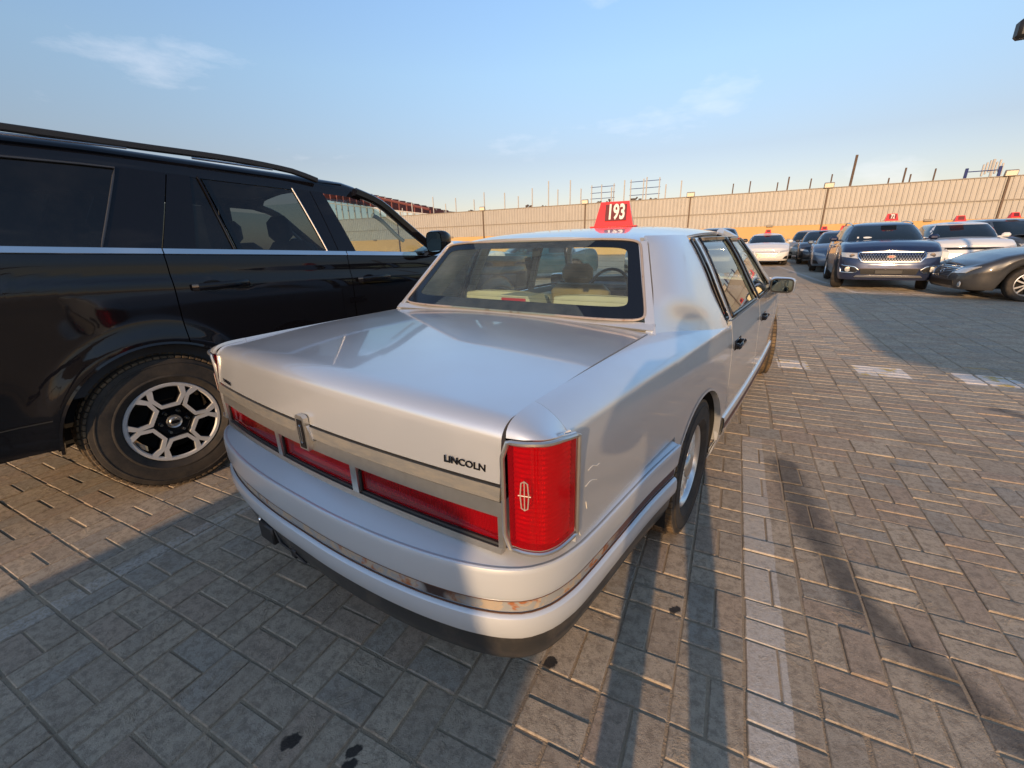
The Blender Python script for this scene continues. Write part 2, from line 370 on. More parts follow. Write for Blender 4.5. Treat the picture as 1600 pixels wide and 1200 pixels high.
def rectmask(t, p, x0, x1, y0, y1, e, nz_, amt=.03):
    x = t.math('ADD', p[0], t.math('MULTIPLY', t.math('SUBTRACT', nz_, .5), amt)); y = t.math('ADD', p[1], t.math('MULTIPLY', t.math('SUBTRACT', nz_, .5), amt))
    m = 1.0
    for v, lo, hi in ((x, x0, x1), (y, y0, y1)):
        a = t.math('MULTIPLY', t.math('SUBTRACT', v, lo), 1/e, clamp=True); b = t.math('MULTIPLY', t.math('SUBTRACT', hi, v), 1/e, clamp=True)
        m = t.math('MULTIPLY', t.math('MULTIPLY', a, b), m)
    return m
def m_paver():
    t = NT('concrete_pavers'); P = t.pos(); p = t.sep(P)
    at = t.new('Attribute', attribute_name='rnd'); oi = t.new('ObjectInfo')
    r = t.math('FRACT', t.math('ADD', at.outputs['Fac'], oi.outputs['Random']))
    r2 = t.math('FRACT', t.math('MULTIPLY', r, 7.31))
    big = t.noise(P, .55, 5, .6); mid = t.noise(P, 5, 6, .65); fine = t.noise(P, 110, 5, .8); mot = t.noise(P, 32, 6, .75); grit = t.noise(P, 420, 2, .6)
    c = t.mix(r, (.39, .315, .235), (.55, .455, .335)); c = t.mix(t.ramp(r2, [(.78, 0.0), (.86, 1.0)]), c, (.43, .32, .235)); c = t.mix(t.ramp(r2, [(.0, 1.0), (.10, 1.0), (.14, 0.0)]), c, (.36, .33, .28))
    c = t.mix(t.math('MULTIPLY', t.ramp(big, [(.35, 0.0), (.7, 1.0)]), .45), c, (.48, .37, .25))
    c = t.mix(t.ramp(fine, [(.25, .0), (.8, .55)]), c, t.mix(.5, c, (.50, .44, .36)), 'MIX')
    c = t.mix(t.math('MULTIPLY', t.ramp(mid, [(.50, 0.0), (.72, 1.0)]), .5), c, (.29, .235, .175))
    c = t.mix(t.math('MULTIPLY', t.ramp(mot, [(.40, 1.0), (.54, 0.0)]), .6), c, (.20, .16, .12)); c = t.mix(t.math('MULTIPLY', t.ramp(fine, [(.60, 0.0), (.70, 1.0)]), .55), c, (.52, .45, .36)); c = t.mix(t.math('MULTIPLY', t.ramp(fine, [(.32, 1.0), (.42, 0.0)]), .55), c, (.16, .13, .10))
    vo = t.new('TexVoronoi'); t.set(vo.inputs['Vector'], P); vo.inputs['Scale'].default_value = 210; sp = t.ramp(vo.outputs['Distance'], [(.0, 1.0), (.16, 1.0), (.24, 0.0)]); spc = t.sep(vo.outputs['Color'])[0]
    c = t.mix(t.math('MULTIPLY', sp, t.ramp(spc, [(.62, 0.0), (.66, .75)])), c, (.60, .53, .43)); c = t.mix(t.math('MULTIPLY', sp, t.ramp(spc, [(.26, .8), (.30, 0.0)])), c, (.09, .075, .06))
    # sand blown along edges and in low spots
    sand = t.ramp(t.noise(P, 9, 7, .75, .6), [(.56, 0.0), (.70, 1.0)]); c = t.mix(t.math('MULTIPLY', sand, .55), c, (.47, .37, .255))
    grain = t.ramp(t.noise(P, 75, 5, .8), [(.64, 0.0), (.68, 1.0)]); c = t.mix(t.math('MULTIPLY', grain, t.math('MULTIPLY', sand, .8)), c, (.56, .46, .33))
    # worn white bay line along the joint, and its faded continuation
    wn_ = t.noise(P, 60, 6, .75); wp = t.ramp(wn_, [(.36, 0.0), (.56, 1.0)])
    ln = rectmask(t, p, GX0+.006, GX0+.128, -.6, 3.20, .004, mid, .02)
    fade = t.ramp(p[1], [(0.0, .0), (1.0, 1.0)])
    mr_ = t.new('MapRange'); t.set(mr_.inputs[0], p[1]); mr_.inputs[1].default_value = 3.4; mr_.inputs[2].default_value = .9; mr_.inputs[3].default_value = .32; mr_.inputs[4].default_value = .95
    c = t.mix(t.math('MULTIPLY', t.math('MULTIPLY', ln, t.math('MULTIPLY_ADD', wp, .55, .35)), mr_.outputs[0]), c, (.66, .62, .56))
    # dashes of white and yellow paint across the aisle
    for x0, x1 in ((.56, .86), (1.26, 1.68), (2.06, 2.50)):
        dm = rectmask(t, p, x0, x1, 5.22, 5.60, .006, mid, .03); col = t.mix(t.ramp(mid, [(.56, 0.0), (.62, 1.0)]), (.78, .72, .66), (.66, .47, .14))
        c = t.mix(t.math('MULTIPLY', dm, t.math('MULTIPLY_ADD', wp, .35, .55)), c, col)
    # long white line in front of the row of cars, cross line and yellow line
    for a, b, w in (((1.62, 27.0), (2.66, 12.9), .06), ((1.6, 15.5), (2.5, 15.2), .05), ((2.66, 12.9), (8.6, 11.9), .06), ((2.3, 5.87), (4.5, 5.95), .022), ((-2.36, -.6), (-2.25, 1.3), .045)):
        k = capsule(t, p, a, b, w, .15, mid); c = t.mix(t.math('MULTIPLY', k, t.math('MULTIPLY_ADD', wp, .5, .2 if b[0] > 0 else -.12)), c, (.72, .67, .60) if a[1] != 5.87 else (.42, .30, .10))
    # oil stains
    on = t.noise(P, 9, 6, .75); stn = 0.0
    for a, b, w, s_, k_ in (((.42, 2.86), (.50, 2.15), .11, .6, .6), ((.50, 2.15), (.60, 1.70), .09, .7, .65), ((.60, 1.70), (.92, 1.28), .085, .7, .6), ((.92, 1.28), (1.10, 1.05), .04, .7, .45), ((2.0, 4.5), (2.25, 4.2), .09, .7, .55), ((1.2, 3.55), (2.6, 3.3), .10, .9, .28)):
        stn = t.math('MAXIMUM', stn, t.math('MULTIPLY', capsule(t, p, a, b, w, s_, on), k_))
    on2 = t.noise(P, 55, 4, .7)
    for (ax, ay), w in (((-.985, .455), .022), ((-.80, .515), .016), ((-.785, .485), .016), ((-.84, .435), .008), ((-.045, 1.41), .016), ((-.40, 1.0), .024)):
        stn = t.math('MAXIMUM', stn, t.math('MULTIPLY', capsule(t, p, (ax-.006, ay-.006), (ax+.006, ay+.008), w, .25, on2), .92))
    c = t.mix(stn, c, (.014, .013, .014))
    t.P(Base_Color=c, Roughness=t.math('SUBTRACT', .92, t.math('MULTIPLY', stn, .35)), Specular_IOR_Level=.35)
    h = t.math('ADD', t.math('MULTIPLY', fine, .6), t.math('ADD', t.math('MULTIPLY', grit, .35), t.math('MULTIPLY', sand, .7)))
    t.bump(h, .85, .007); return t.m
M['paver'] = m_paver()
t = NT('joint_sand'); P = t.pos(); n = t.noise(P, 60, 6, .75); n2 = t.noise(P, 3, 5)
c = t.mix(n, (.28, .21, .14), (.50, .39, .26)); c = t.mix(t.ramp(n2, [(.4, 0.0), (.7, .6)]), c, (.26, .20, .14)); t.P(Base_Color=c, Roughness=.95); t.bump(t.noise(P, 180, 3), .8, .006); M['sand'] = t.m
# far ground: same paving, too far to tell the stones apart
t = NT('far_paving'); P = t.pos(); bt = t.new('TexBrick'); t.set(bt.inputs['Vector'], t.map(P, (1, 1, 1), (.0143, .0432, 0))); bt.offset = 0; bt.inputs['Scale'].default_value = 1.0; bt.inputs['Brick Width'].default_value = .204; bt.inputs['Row Height'].default_value = .102; bt.inputs['Mortar Size'].default_value = .006
bt.inputs['Color1'].default_value = (.40, .325, .24, 1); bt.inputs['Color2'].default_value = (.50, .41, .30, 1); bt.inputs['Mortar'].default_value = (.45, .35, .24, 1)
c = t.mix(t.math('MULTIPLY', t.ramp(t.noise(P, .4, 6, .6), [(.35, 0.0), (.7, 1.0)]), .5), bt.outputs['Color'], (.36, .29, .215)); c = t.mix(t.math('MULTIPLY', t.ramp(t.noise(P, 4, 5, .6), [(.5, 0.0), (.75, 1.0)]), .5), c, (.20, .175, .145))
p = t.sep(P); wp = t.ramp(t.noise(P, 20, 5, .7), [(.35, 0.2), (.6, 1.0)])
for a, b, w in (((1.50, 27.0), (2.66, 12.9), .07), ((-20, 27), (1.5, 27.0), .06)):
    k = capsule(t, p, a, b, w, .15, t.noise(P, 8, 3)); c = t.mix(t.math('MULTIPLY', k, t.math('MULTIPLY', wp, .75)), c, (.62, .57, .52))
t.P(Base_Color=c, Roughness=.92); t.bump(t.noise(P, 30, 4), .3, .01); M['far_paving'] = t.m
g = MB(); g.add([(-900, -900, -.014), (900, -900, -.014), (900, 900, -.014), (-900, 900, -.014)], [(0, 1, 2, 3)]); tag(g.build('ground', M['far_paving']), kind='structure')
XL, XR, YN, YF = -9.0, 8.2, -1.2, 15.0
g = MB(); g.add([(XL-.1, YN-.1, -.0045), (XR+.1, YN-.1, -.0045), (XR+.1, YF+.1, -.0045), (XL-.1, YF+.1, -.0045)], [(0, 1, 2, 3)]); pavement = g.build('pavement', M['sand']); tag(pavement, kind='structure')
def brick_mesh(lx, ly):
    hx, hy, b, d = lx/2, ly/2, .0032, .0028
    V = [(-hx, -hy, -.03), (hx, -hy, -.03), (hx, hy, -.03), (-hx, hy, -.03), (-hx, -hy, -d), (hx, -hy, -d), (hx, hy, -d), (-hx, hy, -d), (-hx+b, -hy+b, 0), (hx-b, -hy+b, 0), (hx-b, hy-b, 0), (-hx+b, hy-b, 0)]
    F = [(8, 9, 10, 11)]+[(4+i, 4+(i+1) % 4, 8+(i+1) % 4, 8+i) for i in range(4)]+[(i, (i+1) % 4, 4+(i+1) % 4, 4+i) for i in range(4)]
    return np.array(V), F
bricks = []   # (cx, cy, lx, ly)
J = .0085
nx0, nx1 = int((XL-GX0)/CELL), int((XR-GX0)/CELL)
for i in range(nx0, nx1):
    x0 = GX0+i*CELL; xc = x0+CELL/2
    for j in range(0, int((GY0-YN)/CELL)):
        yc = GY0-j*CELL-CELL/2
        if (i+j) % 2 == 0:      # two stones lying across
            for k in (-1, 1): bricks.append((xc, yc+k*CELL/4, CELL-J, CELL/2-J))
        else:
            for k in (-1, 1): bricks.append((xc+k*CELL/4, yc, CELL/2-J, CELL-J))
    # edging course
    bricks.append((xc+.05, GY0+.102, CELL-J, .204-J))
    y = GY0+.204
    while y < YF:
        bricks.append((xc+.015*math.sin(y*1.7+i), y+.051, CELL-J, .102-J)); y += .102
bricks = np.array(bricks)
u4 = np.array([[-1, -1], [1, -1], [1, 1], [-1, 1]])/2
cor = bricks[:, None, :2]+u4[None]*bricks[:, None, 2:]
cp_ = np.concatenate([cor, np.zeros(cor.shape[:2]+(1,))], 2)
q = pix(cp_.reshape(-1, 3)).reshape(-1, 4, 2)
cen = q.mean(1); vis = np.isfinite(cen).all(1) & (cen[:, 0] > -120) & (cen[:, 0] < 1720) & (cen[:, 1] < 1330) & (cen[:, 1] > 300)
def in_rect(b, ox, oy, hdg, x0, x1, y0, y1):
    a = R(hdg); dx, dy = b[:, 0]-ox, b[:, 1]-oy; lx = dx*math.cos(a)-dy*math.sin(a); ly = dx*math.sin(a)+dy*math.cos(a)
    return (lx > x0) & (lx < x1) & (ly > y0) & (ly < y1)
area = .5*np.abs((q[:, 0, 0]-q[:, 2, 0])*(q[:, 1, 1]-q[:, 3, 1])-(q[:, 1, 0]-q[:, 3, 0])*(q[:, 0, 1]-q[:, 2, 1]))
inside = (cen[:, 0] > 5) & (cen[:, 0] < 1595) & (cen[:, 1] < 1190)
hid = in_rect(bricks, -.955, 2.098, 8.85, -.95, .86, -1.05, 4) | in_rect(bricks, -3.805, 1.328, 9, -1.05, .95, -1.2, 4)
area = np.where(inside & ~hid & vis, area, 0)
near = (np.abs(bricks[:, 0]) < 14)
order = np.argsort(-np.nan_to_num(area)); top = set(order[:300].tolist())
tilt = rng.normal(0, .006, (len(bricks), 2)); dz = rng.normal(0, .0013, len(bricks)); rot = rng.normal(0, .006, len(bricks))
scl = 1+rng.normal(0, .009, (len(bricks), 2)); bricks[:, :2] += rng.normal(0, .0012, (len(bricks), 2)); scl = np.minimum(scl, 1+J*.45/bricks[:, 2:]*1.0)
shared = {}
for k in sorted(top):
    cx, cy, lx, ly = bricks[k]; key = (round(lx, 3), round(ly, 3))
    if key not in shared:
        V, F = brick_mesh(lx, ly); me = bpy.data.meshes.new('brick'); me.from_pydata(V.tolist(), [], F); me.materials.append(M['paver']); shared[key] = me
    o = bpy.data.objects.new('brick', shared[key]); COL.objects.link(o); o.location = (cx, cy, dz[k]); o.rotation_euler = (tilt[k, 0], tilt[k, 1], rot[k]); o.scale = (scl[k, 0], scl[k, 1], 1); o.parent = pavement
rest = [k for k in range(len(bricks)) if k not in top and vis[k]]
VV = []; FF = []; RN = []; o_ = 0; cache = {}
for k in rest:
    cx, cy, lx, ly = bricks[k]; key = (lx, ly)
    if key not in cache: cache[key] = brick_mesh(lx, ly)
    V, F = cache[key]; V = V*np.array([scl[k, 0], scl[k, 1], 1.0]); c_, s_ = math.cos(rot[k]), math.sin(rot[k])
    W_ = np.stack([V[:, 0]*c_-V[:, 1]*s_+cx, V[:, 0]*s_+V[:, 1]*c_+cy, V[:, 2]+dz[k]-V[:, 0]*tilt[k, 1]+V[:, 1]*tilt[k, 0]], 1)
    VV.append(W_); FF += [tuple(i+o_ for i in f) for f in F]; o_ += 12; RN.append(random.random())
me = bpy.data.meshes.new('brick_field'); me.from_pydata(np.vstack(VV).tolist(), [], FF); me.materials.append(M['paver'])
a_ = me.attributes.new('rnd', 'FLOAT', 'POINT'); a_.data.foreach_set('value', np.repeat(np.array(RN, dtype=np.float32), 12))
bf = bpy.data.objects.new('brick_field', me); COL.objects.link(bf); bf.parent = pavement; bf['kind'] = 'stuff'
# ------------------------------------------------------------------ wheels (axis = local x, outside towards +x, origin at the centre)
def tyre_mb(Ro, Ri, w, blocks=0, seg=56):
    s = Ro-Ri; h = w/2
    prof = [(Ri, h*.80), (Ri+s*.10, h*.93), (Ri+s*.22, h*.975), (Ri+s*.24, h*.995), (Ri+s*.28, h*.995), (Ri+s*.30, h*.98), (Ri+s*.42, h*1.0), (Ri+s*.60, h*.99), (Ri+s*.66, h*.985), (Ri+s*.67, h*1.005), (Ri+s*.70, h*1.0), (Ri+s*.71, h*.965), (Ri+s*.82, h*.93), (Ri+s*.93, h*.82), (Ro-.004, h*.66), (Ro, h*.4), (Ro, -h*.4), (Ro-.004, -h*.66), (Ri+s*.93, -h*.82), (Ri+s*.62, -h), (Ri+s*.2, -h*.95), (Ri, -h*.8)]
    if blocks: prof = [(r-.008 if r > Ri+s*.9 else r, x) for r, x in prof]
    m = MB(); m.lathe(prof, seg); return m
def tread_mb(Ro, w, n=54, rows=5):
    m = MB(); h = w/2
    for k in range(rows):
        xc = (-.72+1.44*k/(rows-1))*h
        for i in range(n):
            a = 2*math.pi*(i+.5*(k % 2))/n; edge = k in (0, rows-1)
            rr = Ro-.0075-(.012 if edge else 0)
            ca, sa = math.cos(a), math.sin(a)
            Mx = np.array([[1, 0, 0], [0, -sa, ca], [0, ca, sa]])
            m.box((xc, rr*ca, rr*sa), (w*.155 if not edge else w*.2, 2*math.pi*Ro/n*.80, .013), .002, M=Mx)
    return m
def barrel_mb(Rr, w):
    h = w/2; m = MB()
    m.lathe([(Rr+.006, h*.80), (Rr+.004, h*.86), (Rr-.004, h*.87), (Rr-.012, h*.80), (Rr-.02, h*.55), (Rr-.03, -h*.8)], 48); return m
def lace_wheel(parent, loc, Ro, rz=0.0, side=1):
    """old saloon wheel: silver alloy with a web of crossed spokes"""
    w = empty('wheel', loc, rz, parent)
    if side < 0: w.rotation_euler = (0, 0, math.pi+rz)
    tyre_mb(Ro, .198, .225, 1).build('tyre', M['tyre'], w)
    tread_mb(Ro, .225, 60, 5).build('tread', M['tyre_dusty'], w)
    m = barrel_mb(.196, .21)
    m.lathe([(.186, .076), (.172, .066), (.165, .050)], 48)
    m.build('rim', M['alloy'], w)
    sp = MB()
    for k in range(20):
        for sg in (-1, 1):
            a0 = 2*math.pi*k/20; a1 = a0+sg*.55
            p = [(.078-.012*f, (.052+f*.130)*math.cos(a0+(a1-a0)*f), (.052+f*.130)*math.sin(a0+(a1-a0)*f)) for f in (0, .5, 1)]
            sp.tube(p, .0058, 6)
    sp.build('spokes', M['alloy'], w)
    MB().lathe([(.0, .100), (.03, .098), (.05, .092), (.06, .08), (.064, .03)], 24).build('hub_cap', M['dull_chrome'], w)
    MB().lathe([(.0, .0), (.17, .0)], 32).build('brake_disc', M['under'], w)
    return w
def hex_wheel(parent, loc, Ro, rz=0.0, side=1, full=True):
    """big off-road wheel: machined loops on gloss black"""
    w = empty('wheel', loc, rz, parent)
    if side < 0: w.rotation_euler = (0, 0, math.pi+rz)
    W = .275; Rr = .232
    tyre_mb(Ro, Rr, W, 1, 72).build('tyre', M['tyre'], w)
    if full: tread_mb(Ro, W, 72, 5).build('tread', M['tyre_dusty'], w)
    b = barrel_mb(Rr, W*.92); b.build('rim_barrel', M['black_gloss'], w)
    MB().lathe([(Rr+.004, .118), (Rr, .1235), (Rr-.014, .1225), (Rr-.020, .112)], 64).build('rim', M['machined'], w)
    xf = .106
    fr = MB(); bk = MB()
    for k in range(6):
        a = 2*math.pi*(k+.0)/6+math.pi/2
        U = np.array([0, -math.sin(a), math.cos(a)]); V = np.array([0, math.cos(a), math.sin(a)])
        # U tangential, V radial; band outline around one window
        outer = [(-.093, .214), (-.088, .150), (-.046, .093), (.046, .093), (.088, .150), (.093, .214)]
        inner = [(-.062, .206), (-.066, .156), (-.036, .112), (.036, .112), (.066, .156), (.062, .206)]
        fr.ring(outer, inner, .014, (xf+.002, 0, 0), V*1.0, U*-1.0 if False else U, closed=False) if False else fr.ring([(p[1], p[0]) for p in outer], [(p[1], p[0]) for p in inner], -.016 if np.cross(V, U)[0] < 0 else .016, (xf, 0, 0), V, U, closed=False)
        # gloss black backing of the loops and the pockets between them
        o2 = [(-.098, .216), (-.092, .148), (-.048, .086), (.048, .086), (.092, .148), (.098, .216)]
        i2 = [(-.058, .212), (-.062, .158), (-.034, .116), (.034, .116), (.062, .158), (.058, .212)]
        bk.ring([(p[1], p[0]) for p in o2], [(p[1], p[0]) for p in i2], (-.045 if np.cross(V, U)[0] > 0 else .045), (xf-.001, 0, 0), V, U, closed=False)
        a2 = a+math.pi/6; V2 = np.array([0, math.cos(a2), math.sin(a2)]); U2 = np.array([0, -math.sin(a2), math.cos(a2)])
        pl = [(.07, -.03), (.215, -.012), (.215, .012), (.07, .03)]
        bk.prism(pl, .02, (xf-.03, 0, 0), V2, U2)
    bk.lathe([(.0, xf-.006), (.045, xf-.004), (.082, xf-.008), (.096, xf-.03), (.096, xf-.06)], 36)
    fr.build('spoke_loops', M['machined'], w, sharp=25); bk.build('spokes', M['black_gloss'], w)
    MB().lathe([(.0, xf+.016), (.022, xf+.016), (.028, xf+.008), (.036, xf+.012), (.040, xf+.002)], 28).build('hub_cap', M['dull_chrome'], w)
    cap = MB()
    e = [(.023*math.cos(t), .0105*math.sin(t)) for t in np.linspace(0, 2*math.pi, 20, endpoint=False)]
    cap.prism(e, .002, (xf+.0155, 0, 0), (0, 1, 0), (0, 0, 1)); cap.build('cap_emblem', M['black_gloss'], w)
    for k in range(6):
        a = 2*math.pi*(k+.5)/6+math.pi/2
        MB().lathe([(.0, xf+.016), (.008, xf+.016), (.0105, xf+.010), (.011, xf-.01)], 8, c=(0, .066*math.cos(a), .066*math.sin(a))).build('wheel_nut', M['chrome'], w)
    MB().lathe([(.0, .01), (.19, .01), (.19, -.01)], 40).build('brake_disc', M['under'], w)
    return w
# ------------------------------------------------------------------ the silver saloon (local: origin on the ground under the rear axle, y forward, x right)
LIN_H = 8.85
saloon = empty('silver_saloon', (-.955, 2.098, 0), -R(LIN_H))
tag(saloon, 'old silver four door saloon seen from behind, red taillights, number 193 sign on its roof', 'car')
LW = cs([-1.4, -1.0, -.6, -.2, .2, .8, 1.6, 2.4, 3.0, 3.5, 4.05], [.858, .866, .884, .911, .932, .950, .958, .952, .938, .905, .84])
LDX = cs([.16, .22, .30, .40, .55, .68, .78, .86, .93], [-.065, -.03, -.010, 0, .002, -.001, -.004, -.009, -.024])
def lside(y, z): return LW(y)+LDX(z)
def larch(y, yc, r=.385, zc=.315):
    d = r*r-(y-yc)**2
    return np.where(d > 0, zc+np.sqrt(np.maximum(d, 0)), 0)
def lbot(y): return np.maximum(np.maximum(larch(y, 0), larch(y, 2.98)), np.where(np.asarray(y) < -.37, .635, .185))
LZD = cs([-1.4, -1.0, -.6, -.25, .1], [.985, .995, 1.0, 1.003, 1.005])
XS = .742
def shoulder(y, v):
    """from the side at z=.93 over the shoulder to the boot seam"""
    y = np.asarray(y, float); x0 = lside(y, .93); z1 = LZD(y)
    b = [(x0, .93+0*y), (x0-.016, .951+0*y), (XS+.052+0*y, z1-.012), (XS+.004+0*y, z1)]
    w = [(1-v)**3, 3*v*(1-v)**2, 3*v*v*(1-v), v**3]
    return sum(w[k]*b[k][0] for k in range(4)), sum(w[k]*b[k][1] for k in range(4))
def ysamp(a, b, n, arches=()):
    y = list(np.linspace(a, b, n))
    for c, r in arches:
        y += [c+r*math.cos(t) for t in np.linspace(0.02, math.pi-.02, 26)]
        y += [c-r-.003, c+r+.003]
    y = np.array(sorted(k for k in y if a <= k <= b)); keep = [0]
    for i in range(1, len(y)):
        if y[i]-y[keep[-1]] > .002: keep.append(i)
    if keep[-1] != len(y)-1: keep[-1] = len(y)-1
    return y[keep]
def lside_patch(y0, y1, ztop=.93, n=30, arches=(), lean=0.0, nz=18, bot=lbot):
    ys = ysamp(y0, y1, n, arches); P = []
    for y in ys:
        zb = float(bot(y)); zz = zb+(ztop-zb)*np.linspace(0, 1, nz)
        P.append(np.stack([lside(y, zz), np.full(nz, y), zz], 1))
    return np.array(P)
# quarter panel: side + shoulder + rounded rear cap above the lamp
YB0, YB1 = -.262, .398
def vbase(y): return float(np.clip(.94*(1-((y-YB0)/(YB1-YB0)))**1.15 if y > YB0 else 1.0, 0, 1))
ys = ysamp(-1.115, .47, 40, [(0, .385)]); P = []
for y in ys:
    zb = float(lbot(y)); zt = .93
    zz = zb+(zt-zb)*np.linspace(0, 1, 18)
    row = [(lside(y, z), y, z) for z in zz]
    vm = 1.0 if y < YB0 else vbase(min(y, YB1-.001))
    for v in np.linspace(0, 1, 10)[1:]:
        x, z = shoulder(y, v*vm); row.append((float(x), y, float(z)))
    P.append(row)
qp = MB(); qp.panel(P, .02, out=(1, 0, 0))
LP = smooth_path([(.757, -1.250), (.80, -1.243), (.832, -1.226), (.850, -1.195), (.857, -1.160), (.860, -1.122)], 22)
zt_ = np.interp(np.linspace(0, 1, 22), [0, .35, .7, 1], [.934, .939, .936, .926])
cap = []
for k in range(22):
    v = k/21; x, z = shoulder(-1.115, v); C = np.array([float(x), -1.116, float(z)]); i = 21-k
    D = np.array([LP[i][0]-.002, LP[i][1]+.002, zt_[i]+.016]); Q = np.array([D[0]*.6+C[0]*.4, D[1]+.004, C[2]-.002]); Q2 = C+(Q-C)*.55
    cap.append([(1-t_)**3*C+3*t_*(1-t_)**2*Q2+3*t_*t_*(1-t_)*Q+t_**3*D for t_ in np.linspace(0, 1, 9)])
qp.panel(cap, .012, out=(.2, -.5, .8))
both(qp, 'quarter_panel', M['silver'], saloon)
# arch lip rolled inwards
lip = MB()
for yc in (0.0,):
    P = []
    for t in np.linspace(.02, math.pi-.02, 40):
        y = yc+.385*math.cos(t); z = .315+.385*math.sin(t)
        z = max(z, .40 if y < 0 else .185); x = float(lside(y, z)); P.append([(x+.0015, y, z+.012), (x+.004, y, z), (x-.025, y, z-.004)])
    lip.grid(P)
both(lip, 'wheel_arch', M['silver'], saloon)
# doors and front wing
dr = MB(); dr.panel(lside_patch(.478, 1.395, .945, 16, [(0, .385)]), .02, out=(1, 0, 0)); both(dr, 'rear_door', M['silver'], saloon)
df_ = MB(); df_.panel(lside_patch(1.403, 2.42, .945, 16), .02, out=(1, 0, 0)); both(df_, 'front_door', M['silver'], saloon)
ys = ysamp(2.428, 4.0, 22, [(2.98, .385)]); P = []
HZ = cs([2.3, 2.8, 3.4, 4.05], [1.0, .975, .94, .86])
for y in ys:
    zb = float(lbot(y)); zt = float(HZ(y))-.075
    zz = zb+(zt-zb)*np.linspace(0, 1, 14); row = [(lside(y, z), y, z) for z in zz]
    x0 = float(lside(y, zt)); row += [(x0-.03, y, zt+.04), (x0-.09, y, zt+.066), (x0-.16, y, zt+.075)]
    P.append(row)
fw_ = MB(); fw_.panel(P, .02, out=(1, 0, 0)); both(fw_, 'front_wing', M['silver'], saloon)
P = []
for y in np.linspace(2.45, 4.0, 12):
    xe = float(lside(y, float(HZ(y))-.075))-.164
    P.append([(xe*s, y, float(HZ(y))+.03*(1-s*s)-.0) for s in np.linspace(-1, 1, 13)])
MB().panel(P, .02, out=(0, 0, 1)).build('bonnet', M['silver'], saloon)
P = [[(x, 4.0+.07*math.sin(u*math.pi)-.03*(x/.8)**2, .30+u*.55) for x in np.linspace(-.84, .84, 15)] for u in np.linspace(0, 1, 8)]
MB().grid(P).build('front_fascia', M['silver'], saloon)
both(MB().panel([[(.50+.28*u, 4.03+.04*(1-u), .62+.12*v) for u in np.linspace(0, 1, 4)] for v in np.linspace(0, 1, 3)], .01), 'headlamp', M['lamp_glass'], saloon)
MB().panel([[(-.4+.8*u, 4.075, .58+.2*v) for u in np.linspace(0, 1, 4)] for v in np.linspace(0, 1, 3)], .01).build('grille', M['dull_chrome'], saloon)
# lower door cladding strip (rubbing strip along the sill)
st = MB(); P = []
for y in np.linspace(.42, 2.56, 40):
    P.append([(lside(y, z)+dx, y, z) for z, dx in ((.335, .0), (.342, .012), (.352, .014), (.385, .015), (.425, .014), (.438, .009), (.442, 0))])
st.grid(P); both(st, 'side_moulding', M['silver'], saloon)
st = MB(); st.grid([[(lside(y, z)+.0165, y, z) for z in (.372, .376, .402, .406)] for y in np.linspace(.43, 2.55, 40)]); both(st, 'side_rub_strip', M['peel'], saloon)
# boot lid
LB = lambda x: .045*(1-(np.asarray(x)/.74)**2)
xs = np.linspace(-XS+.004, XS-.004, 41); prof = []
for y in np.linspace(-.275, -1.185, 16): prof.append((y, float(cs([-1.2, -.8, -.27], [1.004, 1.022, 1.03])(y)), 0))
z0 = prof[-1][1]
for ph in np.linspace(0, 1, 10)[1:]*R(84): prof.append((-1.185-.058*math.sin(ph), z0-.046*(1-math.cos(ph)), math.sin(ph)))
for k in np.linspace(0, 1, 7)[1:]: prof.append((prof[24][0]-.012*k, prof[24][1]-(prof[24][1]-.832)*k, 1))
P = [[(x, y-(LB(x) if b > 0 else 0)*b, z-.026*(x/.74)**2*(1 if b < .5 else 1)*(1-.95*(i > 24))-.0 if i <= 24 else z-.026*(x/.74)**2*(1-(i-24)/6.0)) for x in xs] for i, (y, z, b) in enumerate(prof)]
MB().panel(P, .02, out=(0, -.5, .8)).build('boot_lid', M['silver'], saloon)
YR = lambda x: -1.252-LB(x)
def rearband(x0, x1, z0, z1, dy, n=24, dep=.02, lean=0.0):
    return [[(x, YR(x)-dy-lean*(1-v), z0+(z1-z0)*v) for x in np.linspace(x0, x1, n)] for v in np.linspace(0, 1, 5)]
MB().panel(rearband(-.742, .742, .792, .826, .008, lean=.005), .03, out=(0, -1, 0)).build('trim_bar', M['bar'], saloon)
# lamp frame and lamps
fr = MB()
fr.panel(rearband(-.742, .742, .744, .784, .004, lean=.002), .05, out=(0, -1, 0)); fr.panel(rearband(-.738, .738, .640, .655, .004, lean=.004), .02, out=(0, -1, 0))
for x0, x1 in ((-.742, -.729), (-.234, -.206), (.206, .234), (.729, .742)): fr.panel(rearband(x0, x1, .655, .744, .004, 4), .05, out=(0, -1, 0))
fr.build('lamp_frame', M['dull_chrome'], saloon)
for x0, x1, mt in ((-.725, -.238, 'deep_red'), (-.202, .202, 'red_lens'), (.238, .725, 'deep_red')):
    l = MB().panel(rearband(x0, x1, .662, .738, -.012), .01, out=(0, -1, 0)).build('reflector_lamp', M['lens_shell'], saloon)
    nn = int((x1-x0)/.006); MB().grid([[(x, float(YR(x))+.034+.0035*(i % 2)+(.004 if 0 < j < 5 else 0), .660+.08*j/5) for i, x in enumerate(np.linspace(x0, x1, nn))] for j in range(6)]).build('lamp_reflector', M['reflector' if mt == 'red_lens' else 'deep_red'], l, flatshade=True)
    g = MB()
    c = rearband(x0-.004, x1+.004, .656, .743, -.008, 20)
    loop = c[0]+[c[-1][-1]]+c[-1][::-1]
    g.tube([*c[0], *[r[-1] for r in c[1:-1]], *c[-1][::-1], *[r[0] for r in c[::-1][1:-1]]], .0055, 6, closed=True); g.build('lamp_seal', M['seal'], l)
MB().panel(rearband(-.74, .74, .62, .80, -.05), .01, out=(0, -1, 0)).build('tail_panel', M['under'], saloon)
